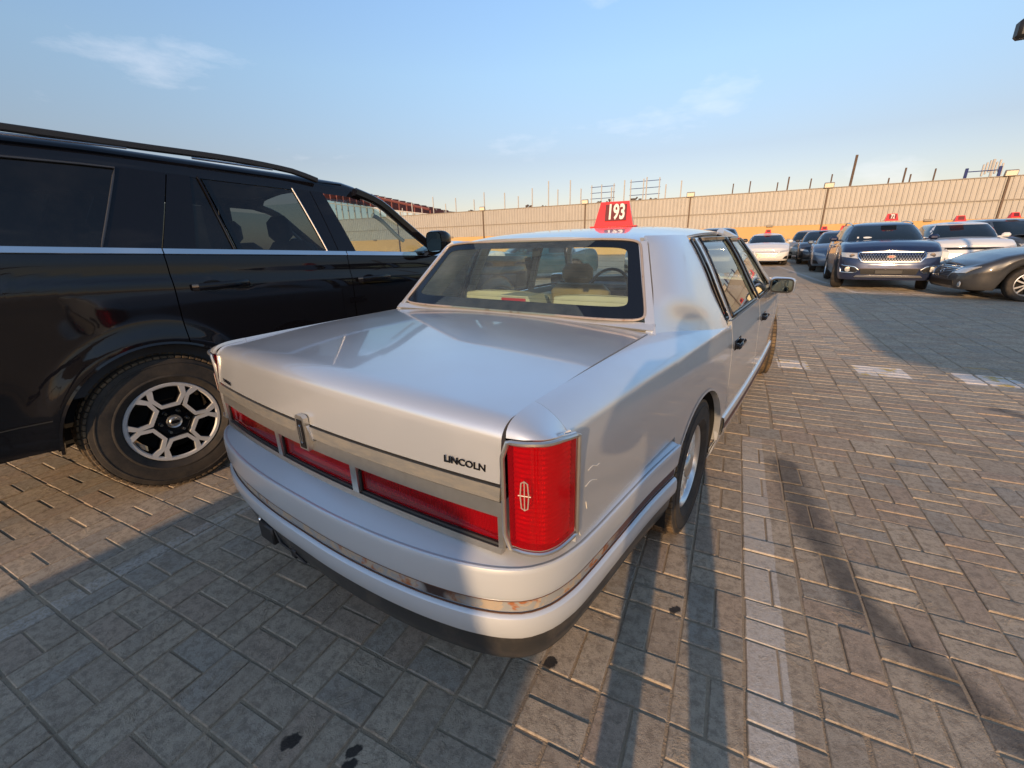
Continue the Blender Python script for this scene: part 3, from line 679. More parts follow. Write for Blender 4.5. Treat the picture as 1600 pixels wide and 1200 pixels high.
# corner lamps
lm = MB(); P = [[(p[0]+.002, p[1], .672+(zt_[i]-.672)*v) for v in np.linspace(0, 1, 12)] for i, p in enumerate(LP)]
lm.panel(P, .03, out=(.5, -.9, 0))
TLs = both(lm, 'tail_lamp', M['lens_shell'], saloon)
LP2 = smooth_path([(.757, -1.222), (.80, -1.216), (.826, -1.200), (.838, -1.170), (.842, -1.122)], 90); nl = np.gradient(LP2, axis=0); nl = np.stack([nl[:, 1], -nl[:, 0]], 1); nl /= np.linalg.norm(nl, axis=1)[:, None]
rf = MB(); rf.grid([[(p[0]+n_[0]*(.005*(i % 2)+.003*(j % 2)), p[1]+n_[1]*(.005*(i % 2)+.003*(j % 2)), .668+.275*j/44) for j in range(45)] for i, (p, n_) in enumerate(zip(LP2, nl))])
rf.build('lamp_reflector', M['reflector'], TLs[0], flatshade=True); rf.mirrored().build('lamp_reflector', M['reflector'], TLs[1], flatshade=True)
lf = MB(); P2 = np.array([[(p[0]+.002, p[1]-.001, z) for z in (.660, .668)] for i, p in enumerate(LP)])
edge = [(p[0]+.004, p[1]-.002, .664) for p in LP]+[(LP[-1][0]+.004, LP[-1][1]+.010, .664+(zt_[-1]+.005-.664)*v) for v in np.linspace(0, 1, 8)]+[(p[0]+.004, p[1]-.002, zt_[i]+.009) for i, p in list(enumerate(LP))[::-1]]+[(LP[0][0]-.010, LP[0][1]-.004, zt_[0]+.009-(zt_[0]+.009-.664)*v) for v in np.linspace(0, 1, 8)[1:-1]]
lf.tube(edge, .0062, 8, closed=True, up=(.5, -.8, .1)); both(lf, 'lamp_bezel', M['dull_chrome'], saloon)
# emblem inside the corner lamp: tall cross star outline
M['emblem_pale'] = m_plain('emblem_metal', (.50, .40, .34), .4, .3)
em = MB(); O = np.array([.800, -1.2465, .818]); U = np.array([.94, .30, 0]); U /= np.linalg.norm(U); V = np.array([0, 0, 1.])
q = [(0, .037), (.0075, .032), (.0098, 0), (.0075, -.032), (0, -.037), (-.0075, -.032), (-.0098, 0), (-.0075, .032)]
em.tube([O+U*a+V*b for a, b in q], .0017, 6, closed=True, up=(.3, -.9, .05)); em.tube([O+V*.037, O-V*.037], .0015, 6); em.tube([O-U*.015, O+U*.015], .0015, 6)
both(em, 'lamp_emblem', M['emblem_pale'], saloon)
# boot emblem plate and lettering
eb = MB(); y0 = float(YR(0))
eb.prism([(-.024, .745), (-.028, .80), (-.024, .855), (-.016, .862), (.016, .862), (.024, .855), (.028, .80), (.024, .745)], .016, (0, y0-.004, 0), (1, 0, 0), (0, 0, 1))
eb.prism([(-.055, .785), (-.026, .83), (.026, .83), (.055, .785)], .012, (0, y0-.003, 0), (1, 0, 0), (0, 0, 1))
e = eb.build('boot_emblem', M['dull_chrome'], saloon)
ei = MB(); ei.prism([(-.015, .752), (-.017, .80), (-.013, .848), (.013, .848), (.017, .80), (.015, .752)], .003, (0, y0-.0195, 0), (1, 0, 0), (0, 0, 1)); ei.build('emblem_inlay', M['black_gloss'], e)
ei = MB(); Oe = np.array([0, y0-.0235, .80]); ei.tube([Oe+np.array([a*.7, 0, b*.85]) for a, b in q], .0014, 6, closed=True, up=(0, -1, .02)); ei.tube([Oe+V*.034, Oe-V*.034], .0012, 5); ei.build('emblem_star', M['chrome'], e)
tx = text_mb('LINCOLN', .024, .0010, .0006, 1.15)
n = math.atan2(.09*.64/.74**2, 1)
tx.xf(frame4((.642, float(YR(.642))-.0022, .862), (1, .15, -.012), (0, .06, 1))); tx.build('boot_lettering', M['black_gloss'], saloon, sharp=20)
tx = text_mb('TOWN CAR', .019, .0012, .0004, 1.0); tx.xf(frame4((-.63, float(YR(-.63))-.0022, .852), (1, -.15, 0.012), (0, .06, 1))); tx.build('boot_lettering', M['black_gloss'], saloon, sharp=20)
# ---- rear bumper swept around the corner
bp = [(0, -1.385), (.15, -1.384), (.3, -1.376), (.45, -1.36), (.58, -1.337), (.68, -1.31), (.75, -1.28), (.80, -1.245), (.835, -1.195), (.859, -1.12), (.871, -1.02), (.879, -.9), (.898, -.6), (.921, -.385)]
bpath = smooth_path(bp, 64); bpath = np.vstack([bpath[::-1]*[-1, 1], bpath[1:]])
tb = np.gradient(bpath, axis=0); nb = np.stack([tb[:, 1], -tb[:, 0]], 1); nb /= np.linalg.norm(nb, axis=1)[:, None]
def sweep(prof, sl=slice(None)):
    return [[(p[0]+n_[0]*(d+.008*n_[0]**4*min(1, max(0, (z-.53)/.08))), p[1]+n_[1]*d, z) for d, z in prof] for p, n_ in zip(bpath[sl], nb[sl])]
PR = [(-.135, .650), (-.10, .641), (-.06, .630), (-.03, .620), (-.013, .6145), (-.009, .6160), (-.005, .6160), (-.001, .6135), (.001, .608), (.002, .600), (.003, .580), (.003, .555), (.003, .535), (.002, .528), (-.001, .521), (-.010, .518), (-.012, .512), (-.012, .482), (-.010, .476), (.0, .473), (.005, .468), (.008, .455), (.008, .425), (.004, .408), (-.004, .400), (-.010, .394), (-.014, .385)]
bm_ = MB(); bm_.grid(sweep(PR)); bumper = bm_.build('rear_bumper', M['bumper_paint'], saloon, sharp=30)
sp = MB(); sp.grid(sweep([(-.011, .515), (-.0075, .511), (-.0068, .497), (-.0075, .483), (-.011, .479)])); sp.build('rub_strip', M['peel'], bumper)
M['strip_edge'] = m_plain('rusty_strip_edge', (.10, .045, .025), .7, var=.5, scale=30)
ln = MB(); ln.tube(sweep([(-.002, .519)])[0] and [r[0] for r in sweep([(-.004, .5185)])], .0030, 5); ln.build('rust_line', M['strip_edge'], bumper); ln = MB(); ln.tube([r[0] for r in sweep([(-.006, .4775)])], .0022, 5); ln.build('rust_line', M['strip_edge'], bumper)
va = MB(); va.grid(sweep([(-.014, .392), (-.012, .375), (-.016, .34), (-.026, .305), (-.05, .28), (-.09, .272)])); va.build('bumper_valance', M['valance'], saloon)
# broken bracket and dangling trim below the bumper, left of centre
br = MB(); br.box((-.30, -1.362, .335), (.10, .03, .075), .006); br.tube([(-.24, -1.365, .37), (-.20, -1.37, .33), (-.15, -1.362, .315), (-.12, -1.366, .34)], .006, 6); br.tube([(-.14, -1.365, .37), (-.10, -1.368, .325), (-.06, -1.36, .30)], .005, 6)
br.box((-.115, -1.36, .325), (.03, .03, .035), .004); br.box((-.335, -1.352, .315), (.045, .03, .03), .004); br.build('broken_bracket', M['black_plastic'], saloon)
MB().box((-.352, -1.366, .355), (.018, .012, .05), .003).build('bracket_clip', M['chrome'], saloon)
# ---- greenhouse
GZ = [.93, 1.00, 1.10, 1.20, 1.28, 1.34, 1.38, 1.40]
GX = cs(GZ, [0, -.034, -.084, -.132, -.177, -.216, -.253, -.283])
def gside(y, z): return LW(y)-.030+GX(z)
yg = li([.98, 1.035, 1.342, 1.40], [-.285, -.24, .022, .085]); xg = li([.98, 1.035, 1.342, 1.40], [.752, .727, .586, .52])
RZ = cs([.02, .15, .4, .8, 1.2, 1.6, 1.95], [1.372, 1.392, 1.413, 1.430, 1.432, 1.416, 1.378])
# C pillar / sail panel, growing out of the shoulder
def sailS(u, z):
    a = np.array([float(xg(z))+.026, float(yg(z))+.008]); s2 = np.array([float(gside(.2, z)), float(yg(z))+.26]); e2 = np.array([float(gside(.398, z)), .398])
    c2 = np.array([float(gside(0, z))-.012, float(yg(z))+.06])
    if u < .68:
        w = u/.68; q_ = (1-w)**2*a+2*w*(1-w)*c2+w*w*s2
    else: q_ = s2+(e2-s2)*(u-.68)/.32
    return q_
P = []
NU = 20
for t_ in np.concatenate([np.linspace(0, .3, 9), np.linspace(.36, 1, 14)]):
    row = []
    for u in np.linspace(0, 1, NU):
        y0_ = YB0+(YB1-YB0)*u; bx, bz = shoulder(y0_, vbase(min(y0_, YB1-.001)) if u > 0 else .94); B = np.array([float(bx), y0_, float(bz)])
        z = B[2]+(1.368-B[2])*t_; s0 = sailS(u, B[2]); s1 = sailS(u, z); k = min(1, t_/.42); k = 1-k*k*(3-2*k)
        row.append((s1[0]+(B[0]-s0[0])*k, s1[1]+(B[1]-s0[1])*k, z))
    P.append(row)
cp = MB(); cp.panel(P, .014, out=(1, -.3, 0)); both(cp, 'sail_panel', M['silver'], saloon)
# pillars, header and windows along the side
ztop = lambda y: np.interp(y, [.3, 1.3, 1.75, 2.2], [1.352, 1.352, 1.33, 1.03])
def gpatch(lo, hi, z0, z1, n=6, m=12, off=0.0, capz=True):
    P = []
    for t in np.linspace(0, 1, m):
        z = z0+(z1-z0)*t; ya, yb = lo[0]+(lo[1]-lo[0])*t, hi[0]+(hi[1]-hi[0])*t; row = []
        for u in np.linspace(0, 1, n):
            y = ya+(yb-ya)*u; row.append((float(gside(y, z))+off, y, z))
        P.append(row)
    return P
ZB, ZT = .948, 1.352
pl = MB(); pl.panel(gpatch((.475, .475), (.555, .575), ZB, ZT), .02, out=(1, 0, 0)); both(pl, 'rear_door_frame', M['silver'], saloon); pl = MB(); pl.panel(gpatch((1.37, 1.22), (1.395, 1.245), ZB, ZT), .02, out=(1, 0, 0)); both(pl, 'rear_door_frame', M['silver'], saloon)
pl = MB(); pl.panel(gpatch((1.403, 1.252), (1.455, 1.30), ZB, ZT), .02, out=(1, 0, 0)); both(pl, 'door_pillar', M['silver'], saloon)
hd = MB()
P = []
for y in np.linspace(.398, 1.9, 20):
    zt = float(RZ(y))-.052; zb_ = min(ZT, zt-.004); P.append([(float(gside(y, min(zb_, 1.36)))-0.0-.0*k, y, zb_) if k == 0 else (float(gside(y, 1.355))-.022*k-.01*k*k, y, zb_+(zt-zb_)*(k/4)) for k in range(5)])
hd.grid(P); both(hd, 'roof_rail', M['silver'], saloon)
for nm, lo, hi, z0, z1 in (('quarter_glass', (.408, .412), (.468, .468), .962, 1.342), ('side_glass', (.565, .585), (1.36, 1.212), .955, 1.345), ('side_glass', (1.465, 1.31), (2.17, 1.70), .955, 1.335)):
    mb = MB(); mb.grid(gpatch(lo, hi, z0, z1, 8, 8, -.008)); pr = both(mb, nm, M['glass_clear'], saloon)
    c = np.array(gpatch(lo, hi, z0, z1, 8, 10, .003)); loop = np.vstack([c[0], c[1:, -1], c[-1, ::-1][1:], c[::-1, 0][1:-1]])
    mb = MB(); mb.tube(loop, .011, 6, closed=True, up=(1, 0, .1), flat=(1.0, .55))
    a = mb.build('window_trim', M['black_gloss'], pr[0]); mb.mirrored().build('window_trim', M['black_gloss'], pr[1])
ap = MB(); 
for s in (1,):
    pts = [(float(gside(2.2, .95)), 2.25, .95), (float(gside(2.0, 1.1))-.01, 2.02, 1.10), (float(gside(1.85, 1.25))-.02, 1.84, 1.25), (.66, 1.72, 1.345), (.60, 1.60, 1.385)]
    ap.tube(smooth_path(pts, 12), .03, 8)
both(ap, 'windscreen_pillar', M['silver'], saloon)
# roof with the frame around the rear screen
P = []
for i, y in enumerate(np.concatenate([np.linspace(.034, .3, 10), np.linspace(.38, 1.9, 18)])):
    zc = float(RZ(y)); xe = float(np.interp(y, [.02, .1, .25, .45, 1.2, 1.9], [.606, .632, .655, .668, .672, .60]))
    P.append([(xe*s, y+(-.035*(1-s*s) if i == 0 else -.035*(1-s*s)*max(0, 1-i/10)), zc-.052*abs(s)**3.2) for s in np.linspace(-1, 1, 25)])
MB().panel(P, .012, out=(0, 0, 1)).build('roof', M['silver'], saloon)
# body colour strip either side of the rear screen (to the sail panel seam)
stp = MB(); P = []
for z in np.linspace(.985, 1.345, 14):
    x, y = float(xg(z)), float(yg(z)); P.append([(x-.016, y-.002, z), (x+.006, y-.001, z), (x+.022, y+.004, z)])
stp.panel(P, .012, out=(.3, -1, .5)); both(stp, 'screen_surround', M['silver'], saloon)
lw_ = MB().panel([[(x, -.268+.03*v-.01*(1-(x/.75)**2), 1.013+.022*v+.012*(1-(x/.75)**2)) for x in np.linspace(-.752, .752, 21)] for v in (0, .5, 1)], .01, out=(0, -.5, 1)).build('screen_sill', M['silver'], saloon)
# rear screen: clear centre, black border, rusty trim
def scr(u, v, off=0.0):
    x = (.712+(.578-.712)*v)*u; b = 1-u*u
    y = -.232+(.030+.232)*v-.050*b*(1-.25*v); z = 1.040+(1.345-1.040)*v+.012*b*v*1.2
    return np.array([x, y-off*.76, z+off*.65])
def scr_loop(iu, iv0, iv1, off, n=16, rad=.35):
    pts = []
    cu, cv = iu, (iv0+iv1)/2; hu, hv = iu, (iv1-iv0)/2
    for k in range(4*n):
        a = 2*math.pi*(k+.5)/(4*n); e = .12
        su = math.copysign(abs(math.cos(a))**e, math.cos(a)); sv = math.copysign(abs(math.sin(a))**e, math.sin(a))
        pts.append(scr(hu*su, cv+hv*sv, off))
    return np.array(pts)
gl = MB(); gl.grid([[scr(u, v) for u in np.linspace(-1, 1, 21)] for v in np.linspace(0, 1, 10)]); screen = gl.build('rear_screen', M['glass_back'], saloon)
fb = MB(); o_, i_ = scr_loop(.995, .0, 1.0, .0025), scr_loop(.90, .145, .90, .0025); fb.grid([o_, i_], closed_v=True); fb.build('screen_border', M['frit'], screen)
rt = MB(); rt.tube(scr_loop(1.0, -.01, 1.01, .006), .0055, 7, closed=True, up=(0, -.7, .7)); rt.build('screen_trim', M['rust_trim'], screen)
hl = MB()
for k in range(9):
    v = .2+.075*k; hl.tube([scr(u, v, -.001) for u in np.linspace(-.88, .88, 15)], .0007, 4)
hl.build('heater_line', M['seal'], screen)
# windscreen
ws = MB(); ws.grid([[((.80+(.62-.80)*v)*u, 2.32+(1.90-2.32)*v+.22*(1-u*u)*(1-.5*v), 1.0+(1.385-1.0)*v) for u in np.linspace(-1, 1, 15)] for v in np.linspace(0, 1, 8)]); ws.build('windscreen', M['glass_clear'], saloon)
# interior
shf = MB(); shf.panel([[(x*(.70 if i else .72), y, z) for x in np.linspace(-1, 1, 9)] for i, (y, z) in enumerate([(-.235, 1.012), (-.05, 1.016), (.16, 1.016), (.20, 1.0)])], .03, out=(0, 0, 1)); shf.build('parcel_shelf', M['cream'], saloon)
sb = MB()
for x0, x1 in ((-.64, -.02), (.02, .64)):
    sb.grid([[(x0+(x1-x0)*u, .22+.05*math.sin(v*math.pi/2*1.0)+.14*v*v, 1.055-.02*abs(2*u-1)**3-.05*(v<.01)+.02*math.sin(min(1, v*4)*math.pi/2)-.42*max(0, v-.25)) for u in np.linspace(0, 1, 10)] for v in np.linspace(0, 1, 10)])
sb.build('rear_seat', M['cream'], saloon)
MB().box((0, .75, .42), (1.30, .7, .3), .06).build('seat_bench', M['cream'], saloon)
for x in (-.36, .36):
    s_ = empty('front_seat', (x, 1.35, 0), 0, saloon)
    MB().box((0, 0, .72), (.52, .16, .60), .06, M=[[1, 0, 0], [0, 1, -.18], [0, .18, 1]]).build('backrest', M['tan'], s_)
    MB().box((0, -.09, 1.105), (.27, .09, .15), .04).build('headrest', M['tan'], s_)
    MB().box((0, .28, .42), (.52, .5, .16), .05).build('cushion', M['tan'], s_)
MB().box((0, 2.22, .84), (1.5, .42, .20), .06).build('dashboard', M['grey_cloth'], saloon)
wr = MB(); th = np.linspace(0, 2*math.pi, 32, endpoint=False)
wr.tube([(-.37+.185*math.cos(a), 1.93+.185*.40*math.sin(a)*.8, .925+.185*.9*math.sin(a)) for a in th], .014, 8, closed=True, up=(0, 1, .3)); wr.tube([(-.54, 1.94, .92), (-.37, 1.97, .91), (-.20, 1.94, .92)], .018, 6); wr.build('steering_wheel', M['black_plastic'], saloon)
MB().box((0, 1.2, .30), (1.66, 2.9, .12), .02).build('floor_pan', M['under'], saloon)
for s in (-1, 1):
    MB().box((s*.86, 1.35, .62), (.05, 1.9, .56), .02).build('door_card', M['cream'], saloon)
MB().grid([[(x, y, 1.365+.03*math.sin((y-.1)/1.7*math.pi)-.03*(x/.6)**2) for x in np.linspace(-.58, .58, 7)] for y in np.linspace(.10, 1.8, 9)]).build('headliner', M['headliner'], saloon)
both(MB().grid([[(float(xg(z))-.01+.06*u, float(yg(z))+.03+.34*u, z) for u in np.linspace(0, 1, 4)] for z in np.linspace(1.0, 1.36, 6)]), 'inner_trim', M['headliner'], saloon)
# high mounted brake light on the shelf
hb = empty('high_brake_light', (-.105, .085, 1.010), 0, saloon)
mb = MB(); mb.prism([(-.125, 0), (-.095, .068), (.095, .068), (.125, 0)], .16, (0, .08, 0), (1, 0, 0), (0, 0, 1)); mb.build('housing', M['cream'], hb)
MB().box((0, -.082, .038), (.16, .012, .036), .003).build('lens', M['red_lens'], hb)
MB().box((.02, .05, 1.30), (.05, .02, .04), .004).build('dome_lamp', M['black_plastic'], saloon)
# underbody
MB().box((0, 1.3, .36), (1.30, 5.0, .26), .03).build('underbody', M['under'], saloon)
for yc in (0, 2.98):
    lin = MB(); lin.grid([[(float(lside(yc+.38*math.cos(t), max(.3, .315+.38*math.sin(t))))-d_, yc+r_*math.cos(t), max(.2, .315+r_*math.sin(t))) for d_, r_ in ((.026, .386), (.20, .40))] for t in np.linspace(-.2, math.pi+.2, 30)]); lin.grid([[(x, yc+.40*math.cos(t), max(.2, .315+.40*math.sin(t))) for x in (.42, .93-.03)] for t in np.linspace(-.2, math.pi+.2, 24)]); lin.grid([[(.42, yc+r*math.cos(t), .315+r*math.sin(t)) for r in (.0, .4)] for t in np.linspace(-.2, math.pi+.2, 20)])
    both(lin, 'wheel_well', M['under'], saloon)
# wheels
lace_wheel(saloon, (.800, 0, .333), .334); lace_wheel(saloon, (-.800, 0, .333), .334, side=-1)
lace_wheel(saloon, (.812, 2.98, .333), .334, rz=R(14)); lace_wheel(saloon, (-.812, 2.98, .333), .334, rz=R(14), side=-1)
# handles
for y in (.62, 1.60):
    hm = MB(); x = float(lside(y, .80)); hm.box((x+.022, y, .803), (.018, .19, .026), .008); hm.box((x+.008, y-.07, .803), (.03, .03, .03), .008); hm.box((x+.008, y+.07, .803), (.03, .03, .03), .008)
    hm.box((x-.002, y, .806), (.012, .16, .055), .005); both(hm, 'door_handle', M['black_gloss'], saloon)
    
# mirror
mr = MB(); P = []
for t, sc_ in ((0, .82), (.25, .97), (.6, 1.0), (1.0, .9), (1.35, .55)):
    row = []
    for a in np.linspace(0, 2*math.pi, 28, endpoint=False):
        cx = math.copysign(abs(math.cos(a))**.45, math.cos(a)); cz = math.copysign(abs(math.sin(a))**.45, math.sin(a))
        row.append((1.005+.088*sc_*cx, 2.06+.09*t, .978+.062*sc_*cz-.004*cx))
    P.append(row)
mr.grid(P, closed_v=True); mr.add(P[-1], [tuple(range(28))]); mr.tube([(.90, 2.15, .955), (.96, 2.13, .96)], .028, 8)
mo = both(mr, 'door_mirror', M['silver'], saloon)
mg = MB(); row = [(1.005+.074*math.copysign(abs(math.cos(a))**.45, math.cos(a)), 2.061, .978+.049*math.copysign(abs(math.sin(a))**.45, math.sin(a))) for a in np.linspace(0, 2*math.pi, 28, endpoint=False)]
mg.add(row, [tuple(range(28))]); mg.build('mirror_glass', M['gold_rim'], mo[0]); mg.mirrored().build('mirror_glass', M['gold_rim'], mo[1])
rmb = MB(); rmb.tube([(p[0], p[1]-.001, p[2]) for p in row], .006, 6, closed=True, up=(0, 1, .1)); rmb.build('mirror_rim', M['seal'], mo[0])

# little scratches on the right quarter
for pts_ in (((-1.047, .806), (-1.02, .808), (-1.0, .798), (-.985, .798)), ((-1.062, .768), (-1.03, .770), (-1.0, .757)), ((-1.06, .722), (-1.055, .70)), ((-1.1, .66), (-1.09, .64))):
    MB().tube([(float(lside(y, z))+.0004, y, z) for y, z in smooth_path(pts_, 10)], .0011, 4).build('scratch', M['white_print'], saloon)
# ------------------------------------------------------------------ the black off-roader beside it (local: rear axle on the ground, y forward, x right)
suv = empty('black_suv', (-3.805, 1.328, 0), -R(9.0))
tag(suv, 'large shiny black off-road car parked left of the silver saloon', 'car')
SB = lambda y: 1.368-.044*np.asarray(y, float)        # belt line
ST = lambda y: np.interp(y, [-1.2, 0, 1.1, 1.55, 1.85, 2.2], [1.80, 1.797, 1.757, 1.735, 1.63, 1.30])
SWD = cs([-1.15, -.9, -.4, 1.0, 2.4, 3.2, 3.75, 3.95], [.955, .985, 1.0, 1.004, 1.0, .985, .94, .88])
def sdx(y, z):
    y = np.asarray(y, float); z = np.asarray(z, float); u = z-SB(y)
    a = np.interp(u, [-1.02, -.95, -.80, -.62, -.45, -.30, -.20, -.155, -.14, -.06, 0], [-.07, -.035, -.006, .004, .010, .016, .020, .014, .004, .0, -.014])
    f = 0
    for yc in (0.0, 3.11):
        r = np.sqrt((y-yc)**2+(z-.41)**2); f = f+.030*np.exp(-((r-.475)/.075)**2)*(z > .2)
    return a+f
def sside(y, z): return SWD(y)+sdx(y, z)
def sbot(y):
    y = np.asarray(y, float); b = np.where(y < -.45, .43, .40)
    for yc in (0.0, 3.11):
        d = .468**2-(y-yc)**2; b = np.where(d > 0, np.maximum(b, .405+np.sqrt(np.maximum(d, 0))), b)
    return b
def spatch(y0, y1, arches=(), n=22, nz=30):
    P = []
    for y in ysamp(y0, y1, n, arches):
        zb, zt = float(sbot(y)), float(SB(y))-.012; zz = zb+(zt-zb)*np.linspace(0, 1, nz); P.append(np.stack([sside(np.full(nz, y), zz), np.full(nz, y), zz], 1))
    return P
BP = M['black_paint']
both(MB().panel(spatch(-1.05, .157, [(0, .468)]), .02, out=(1, 0, 0)), 'quarter_panel', BP, suv)
both(MB().panel(spatch(.163, 1.292, [(0, .468)]), .02, out=(1, 0, 0)), 'rear_door', BP, suv)
both(MB().panel(spatch(1.298, 2.40), .02, out=(1, 0, 0)), 'front_door', BP, suv)
both(MB().panel(spatch(2.406, 3.93, [(3.11, .468)]), .02, out=(1, 0, 0)), 'front_wing', BP, suv)
for yc in (0.0, 3.11):
    P = []
    for t in np.linspace(-.02, math.pi+.02, 44):
        y = yc+.468*math.cos(t); z = .405+.468*math.sin(t); x = float(sside(y, z)); P.append([(x+.004, y+.012*math.cos(t), z+.012*math.sin(t)), (x+.008, y, z), (x-.03, y-.012*math.cos(t), z-.012*math.sin(t)), (x-.22, y, z)])
    both(MB().grid(P), 'arch_trim', BP, suv)
    lin = MB(); lin.grid([[(.5, yc+r*math.cos(t), .405+r*math.sin(t)) for r in (0, .47)] for t in np.linspace(-.3, math.pi+.3, 20)]); both(lin, 'wheel_well', M['under'], suv)
# greenhouse
def sg(y, t):
    y = np.asarray(y, float); zb = SB(y); zt = ST(y); z = zb+(zt-zb)*t
    return np.stack([SWD(y)-.016-.385*(z-zb)-.16*(z-zb)**2, y+0*t, z], -1)
def sgp(lo, hi, n=6, m=10, off=0.0, t0=0.0, t1=1.0):
    P = []
    for t in np.linspace(t0, t1, m):
        y = np.linspace(lo[0]+(lo[1]-lo[0])*t, hi[0]+(hi[1]-hi[0])*t, n); p = sg(y, np.full(n, t)); p[:, 0] += off; P.append(p)
    return P
L = [(-1.06, -.98), (-.95, -.85), (-.09, .11), (.157, .333), (.163, .339), (.32, .45), (.53, .49), (.55, .51), (1.15, 1.07), (1.237, 1.197), (1.243, 1.203), (1.39, 1.30)]
both(MB().panel(sgp(L[0], L[1]), .02, out=(1, 0, 0)), 'rear_pillar', BP, suv)
both(MB().panel(sgp(L[2], L[3]), .02, out=(1, 0, 0)), 'quarter_pillar', M['black_gloss'], suv)
both(MB().panel(sgp(L[4], L[5]), .02, out=(1, 0, 0)), 'rear_door_frame', M['black_gloss'], suv)
both(MB().panel(sgp(L[8], L[9]), .02, out=(1, 0, 0)), 'door_pillar', M['black_gloss'], suv)
both(MB().panel(sgp(L[10], L[11]), .02, out=(1, 0, 0)), 'front_door_frame', M['black_gloss'], suv)
for nm, lo, hi, mt, to in (('quarter_glass', L[1], L[2], 'glass_dark', .985), ('small_side_glass', L[5], L[6], 'glass_dark', .985), ('side_glass', L[7], L[8], 'glass_rear', .97)):
    pr = both(MB().grid(sgp(lo, hi, 8, 8, -.006, .02, to)), nm, M[mt] if mt in M else M.setdefault(mt, m_glass('tinted_side_glass', (.13, .15, .16), dirt_sheen=.03)), suv)
# front door glass with raked front edge
P = []
for t in np.linspace(.02, .96, 12):
    yf = float(np.interp(t, [0, .75, 1], [2.17, 1.87, 1.60])); y = np.linspace(L[11][0]+(L[11][1]-L[11][0])*t, yf, 10)
    zb = SB(y); z = zb+.42*t*.985; P.append(np.stack([SWD(y)-.022-.385*(z-zb)-.16*(z-zb)**2, y, z], 1))
both(MB().grid(P), 'front_side_glass', M['glass_front'], suv)
FG = np.array(P)
for lo_, hi_ in ((L[1], L[2]),):
    c_ = np.array(sgp(lo_, hi_, 8, 10, .001, .02, .985)); lp_ = np.vstack([c_[0], c_[1:, -1], c_[-1, ::-1][1:], c_[::-1, 0][1:-1]]); both(MB().tube(lp_, .006, 6, closed=True, up=(1, 0, .1)), 'glass_seal', M['seal_grey'], suv)
# bright bars at pane edges
db = MB(); a = np.array(sgp(L[6], L[7], 2, 8, .003)); db.tube(a[:, 0], .007, 6, up=(1, 0, 0)); both(db, 'pane_divider', M['black_gloss'], suv)
db = MB(); a = np.array(sgp(L[8], L[8], 2, 8, .002)); db.tube(a[:, 0], .005, 6, up=(1, 0, 0)); both(db, 'window_seal', M['dull_chrome'], suv)
# belt trim
for y0, y1 in ((-1.05, .157), (.163, 1.292), (1.298, 2.33)):
    P = [[(float(SWD(y))-.014+d, y, float(SB(y))+h) for h, d in ((-.017, -.002), (-.0165, .013), (-.014, .014), (.013, .003), (.016, -.004))] for y in np.linspace(y0, y1, 14)]
    both(MB().grid(P), 'belt_trim', M['chrome'], suv)
# upper frames and roof side
P = []
for y in np.linspace(-1.05, 1.62, 26):
    p = sg(np.array([y]), np.array([1.0]))[0]; P.append([p+np.array(k) for k in ((.0, 0, -.008), (-.006, 0, .012), (-.018, 0, .045), (-.034, 0, .075), (-.07, 0, .100), (-.16, 0, .112))])
both(MB().grid(P), 'roof_side', BP, suv)
SR = [p[-1] for p in P]
P = [[(p[0]*s, p[1], p[2]+.035*(1-s*s)) for s in np.linspace(-1, 1, 13)] for p in SR]
MB().grid(P).build('roof', BP, suv)
both(MB().tube(smooth_path([(.82, 1.56, 1.765), (.84, 1.75, 1.70), (.88, 1.98, 1.53), (.925, 2.20, 1.36), (.965, 2.36, 1.25)], 14), .040, 8, flat=(1, .75)), 'windscreen_pillar', M['black_gloss'], suv)
rr = MB(); rr.tube(smooth_path([(.785, -1.05, 1.890), (.79, -.8, 1.908), (.79, .2, 1.907), (.79, .95, 1.884), (.79, 1.10, 1.868), (.79, 1.27, 1.826)], 26), .017, 8, flat=(1.1, 1)); rails = both(rr, 'roof_rail', M['black_plastic'], suv)
for y0, y1, z0, z1 in ((-1.0, .18, 1.886, 1.889), (.48, .95, 1.878, 1.864)):
    mb = MB().tube([(.800, y0, z0), (.800, y1, z1)], .0065, 6); mb.build('rail_strip', M['chrome'], rails[0])
# bonnet, front, rear
P = [[(s*.93, y, 1.20-.05*((y-2.4)/1.5)**2-.03*s**4+.02*(abs(s) < .6)) for s in np.linspace(-1, 1, 13)] for y in np.linspace(2.32, 3.93, 10)]
MB().panel(P, .03, out=(0, 0, 1)).build('bonnet', BP, suv)
MB().grid([[(s*.93, 3.93+.10*(1-s*s)*math.sin(v*2.6), .42+.75*v) for s in np.linspace(-1, 1, 13)] for v in np.linspace(0, 1, 8)]).build('front_fascia', BP, suv)
both(MB().box((.70, 3.99, .92), (.34, .10, .22), .03), 'headlamp', M['lamp_glass'], suv)
MB().box((0, 4.03, .85), (1.0, .05, .32), .02).build('grille', M['black_gloss'], suv)
MB().grid([[(s*(.955-.11*max(0, v-.45)), -1.05-.10*(1-s*s)-.05*math.sin(v*3)+.18*max(0, v-.5), .43+1.40*v) for s in np.linspace(-1, 1, 13)] for v in np.linspace(0, 1, 12)]).build('tailgate', BP, suv)
MB().box((0, -1.16, .58), (1.84, .22, .26), .05).build('rear_bumper', M['black_plastic'], suv)
both(MB().box((.90, -1.06, 1.05), (.16, .12, .5), .03), 'tail_lamp', M['red_lens'], suv)
bl = MB(); bl.grid([[(float(sside(y, .6))+.003, y, z) for z in (.585, .592)] for y in np.linspace(-1.0, -.47, 6)]); both(bl, 'bumper_seam', M['seal'], suv)
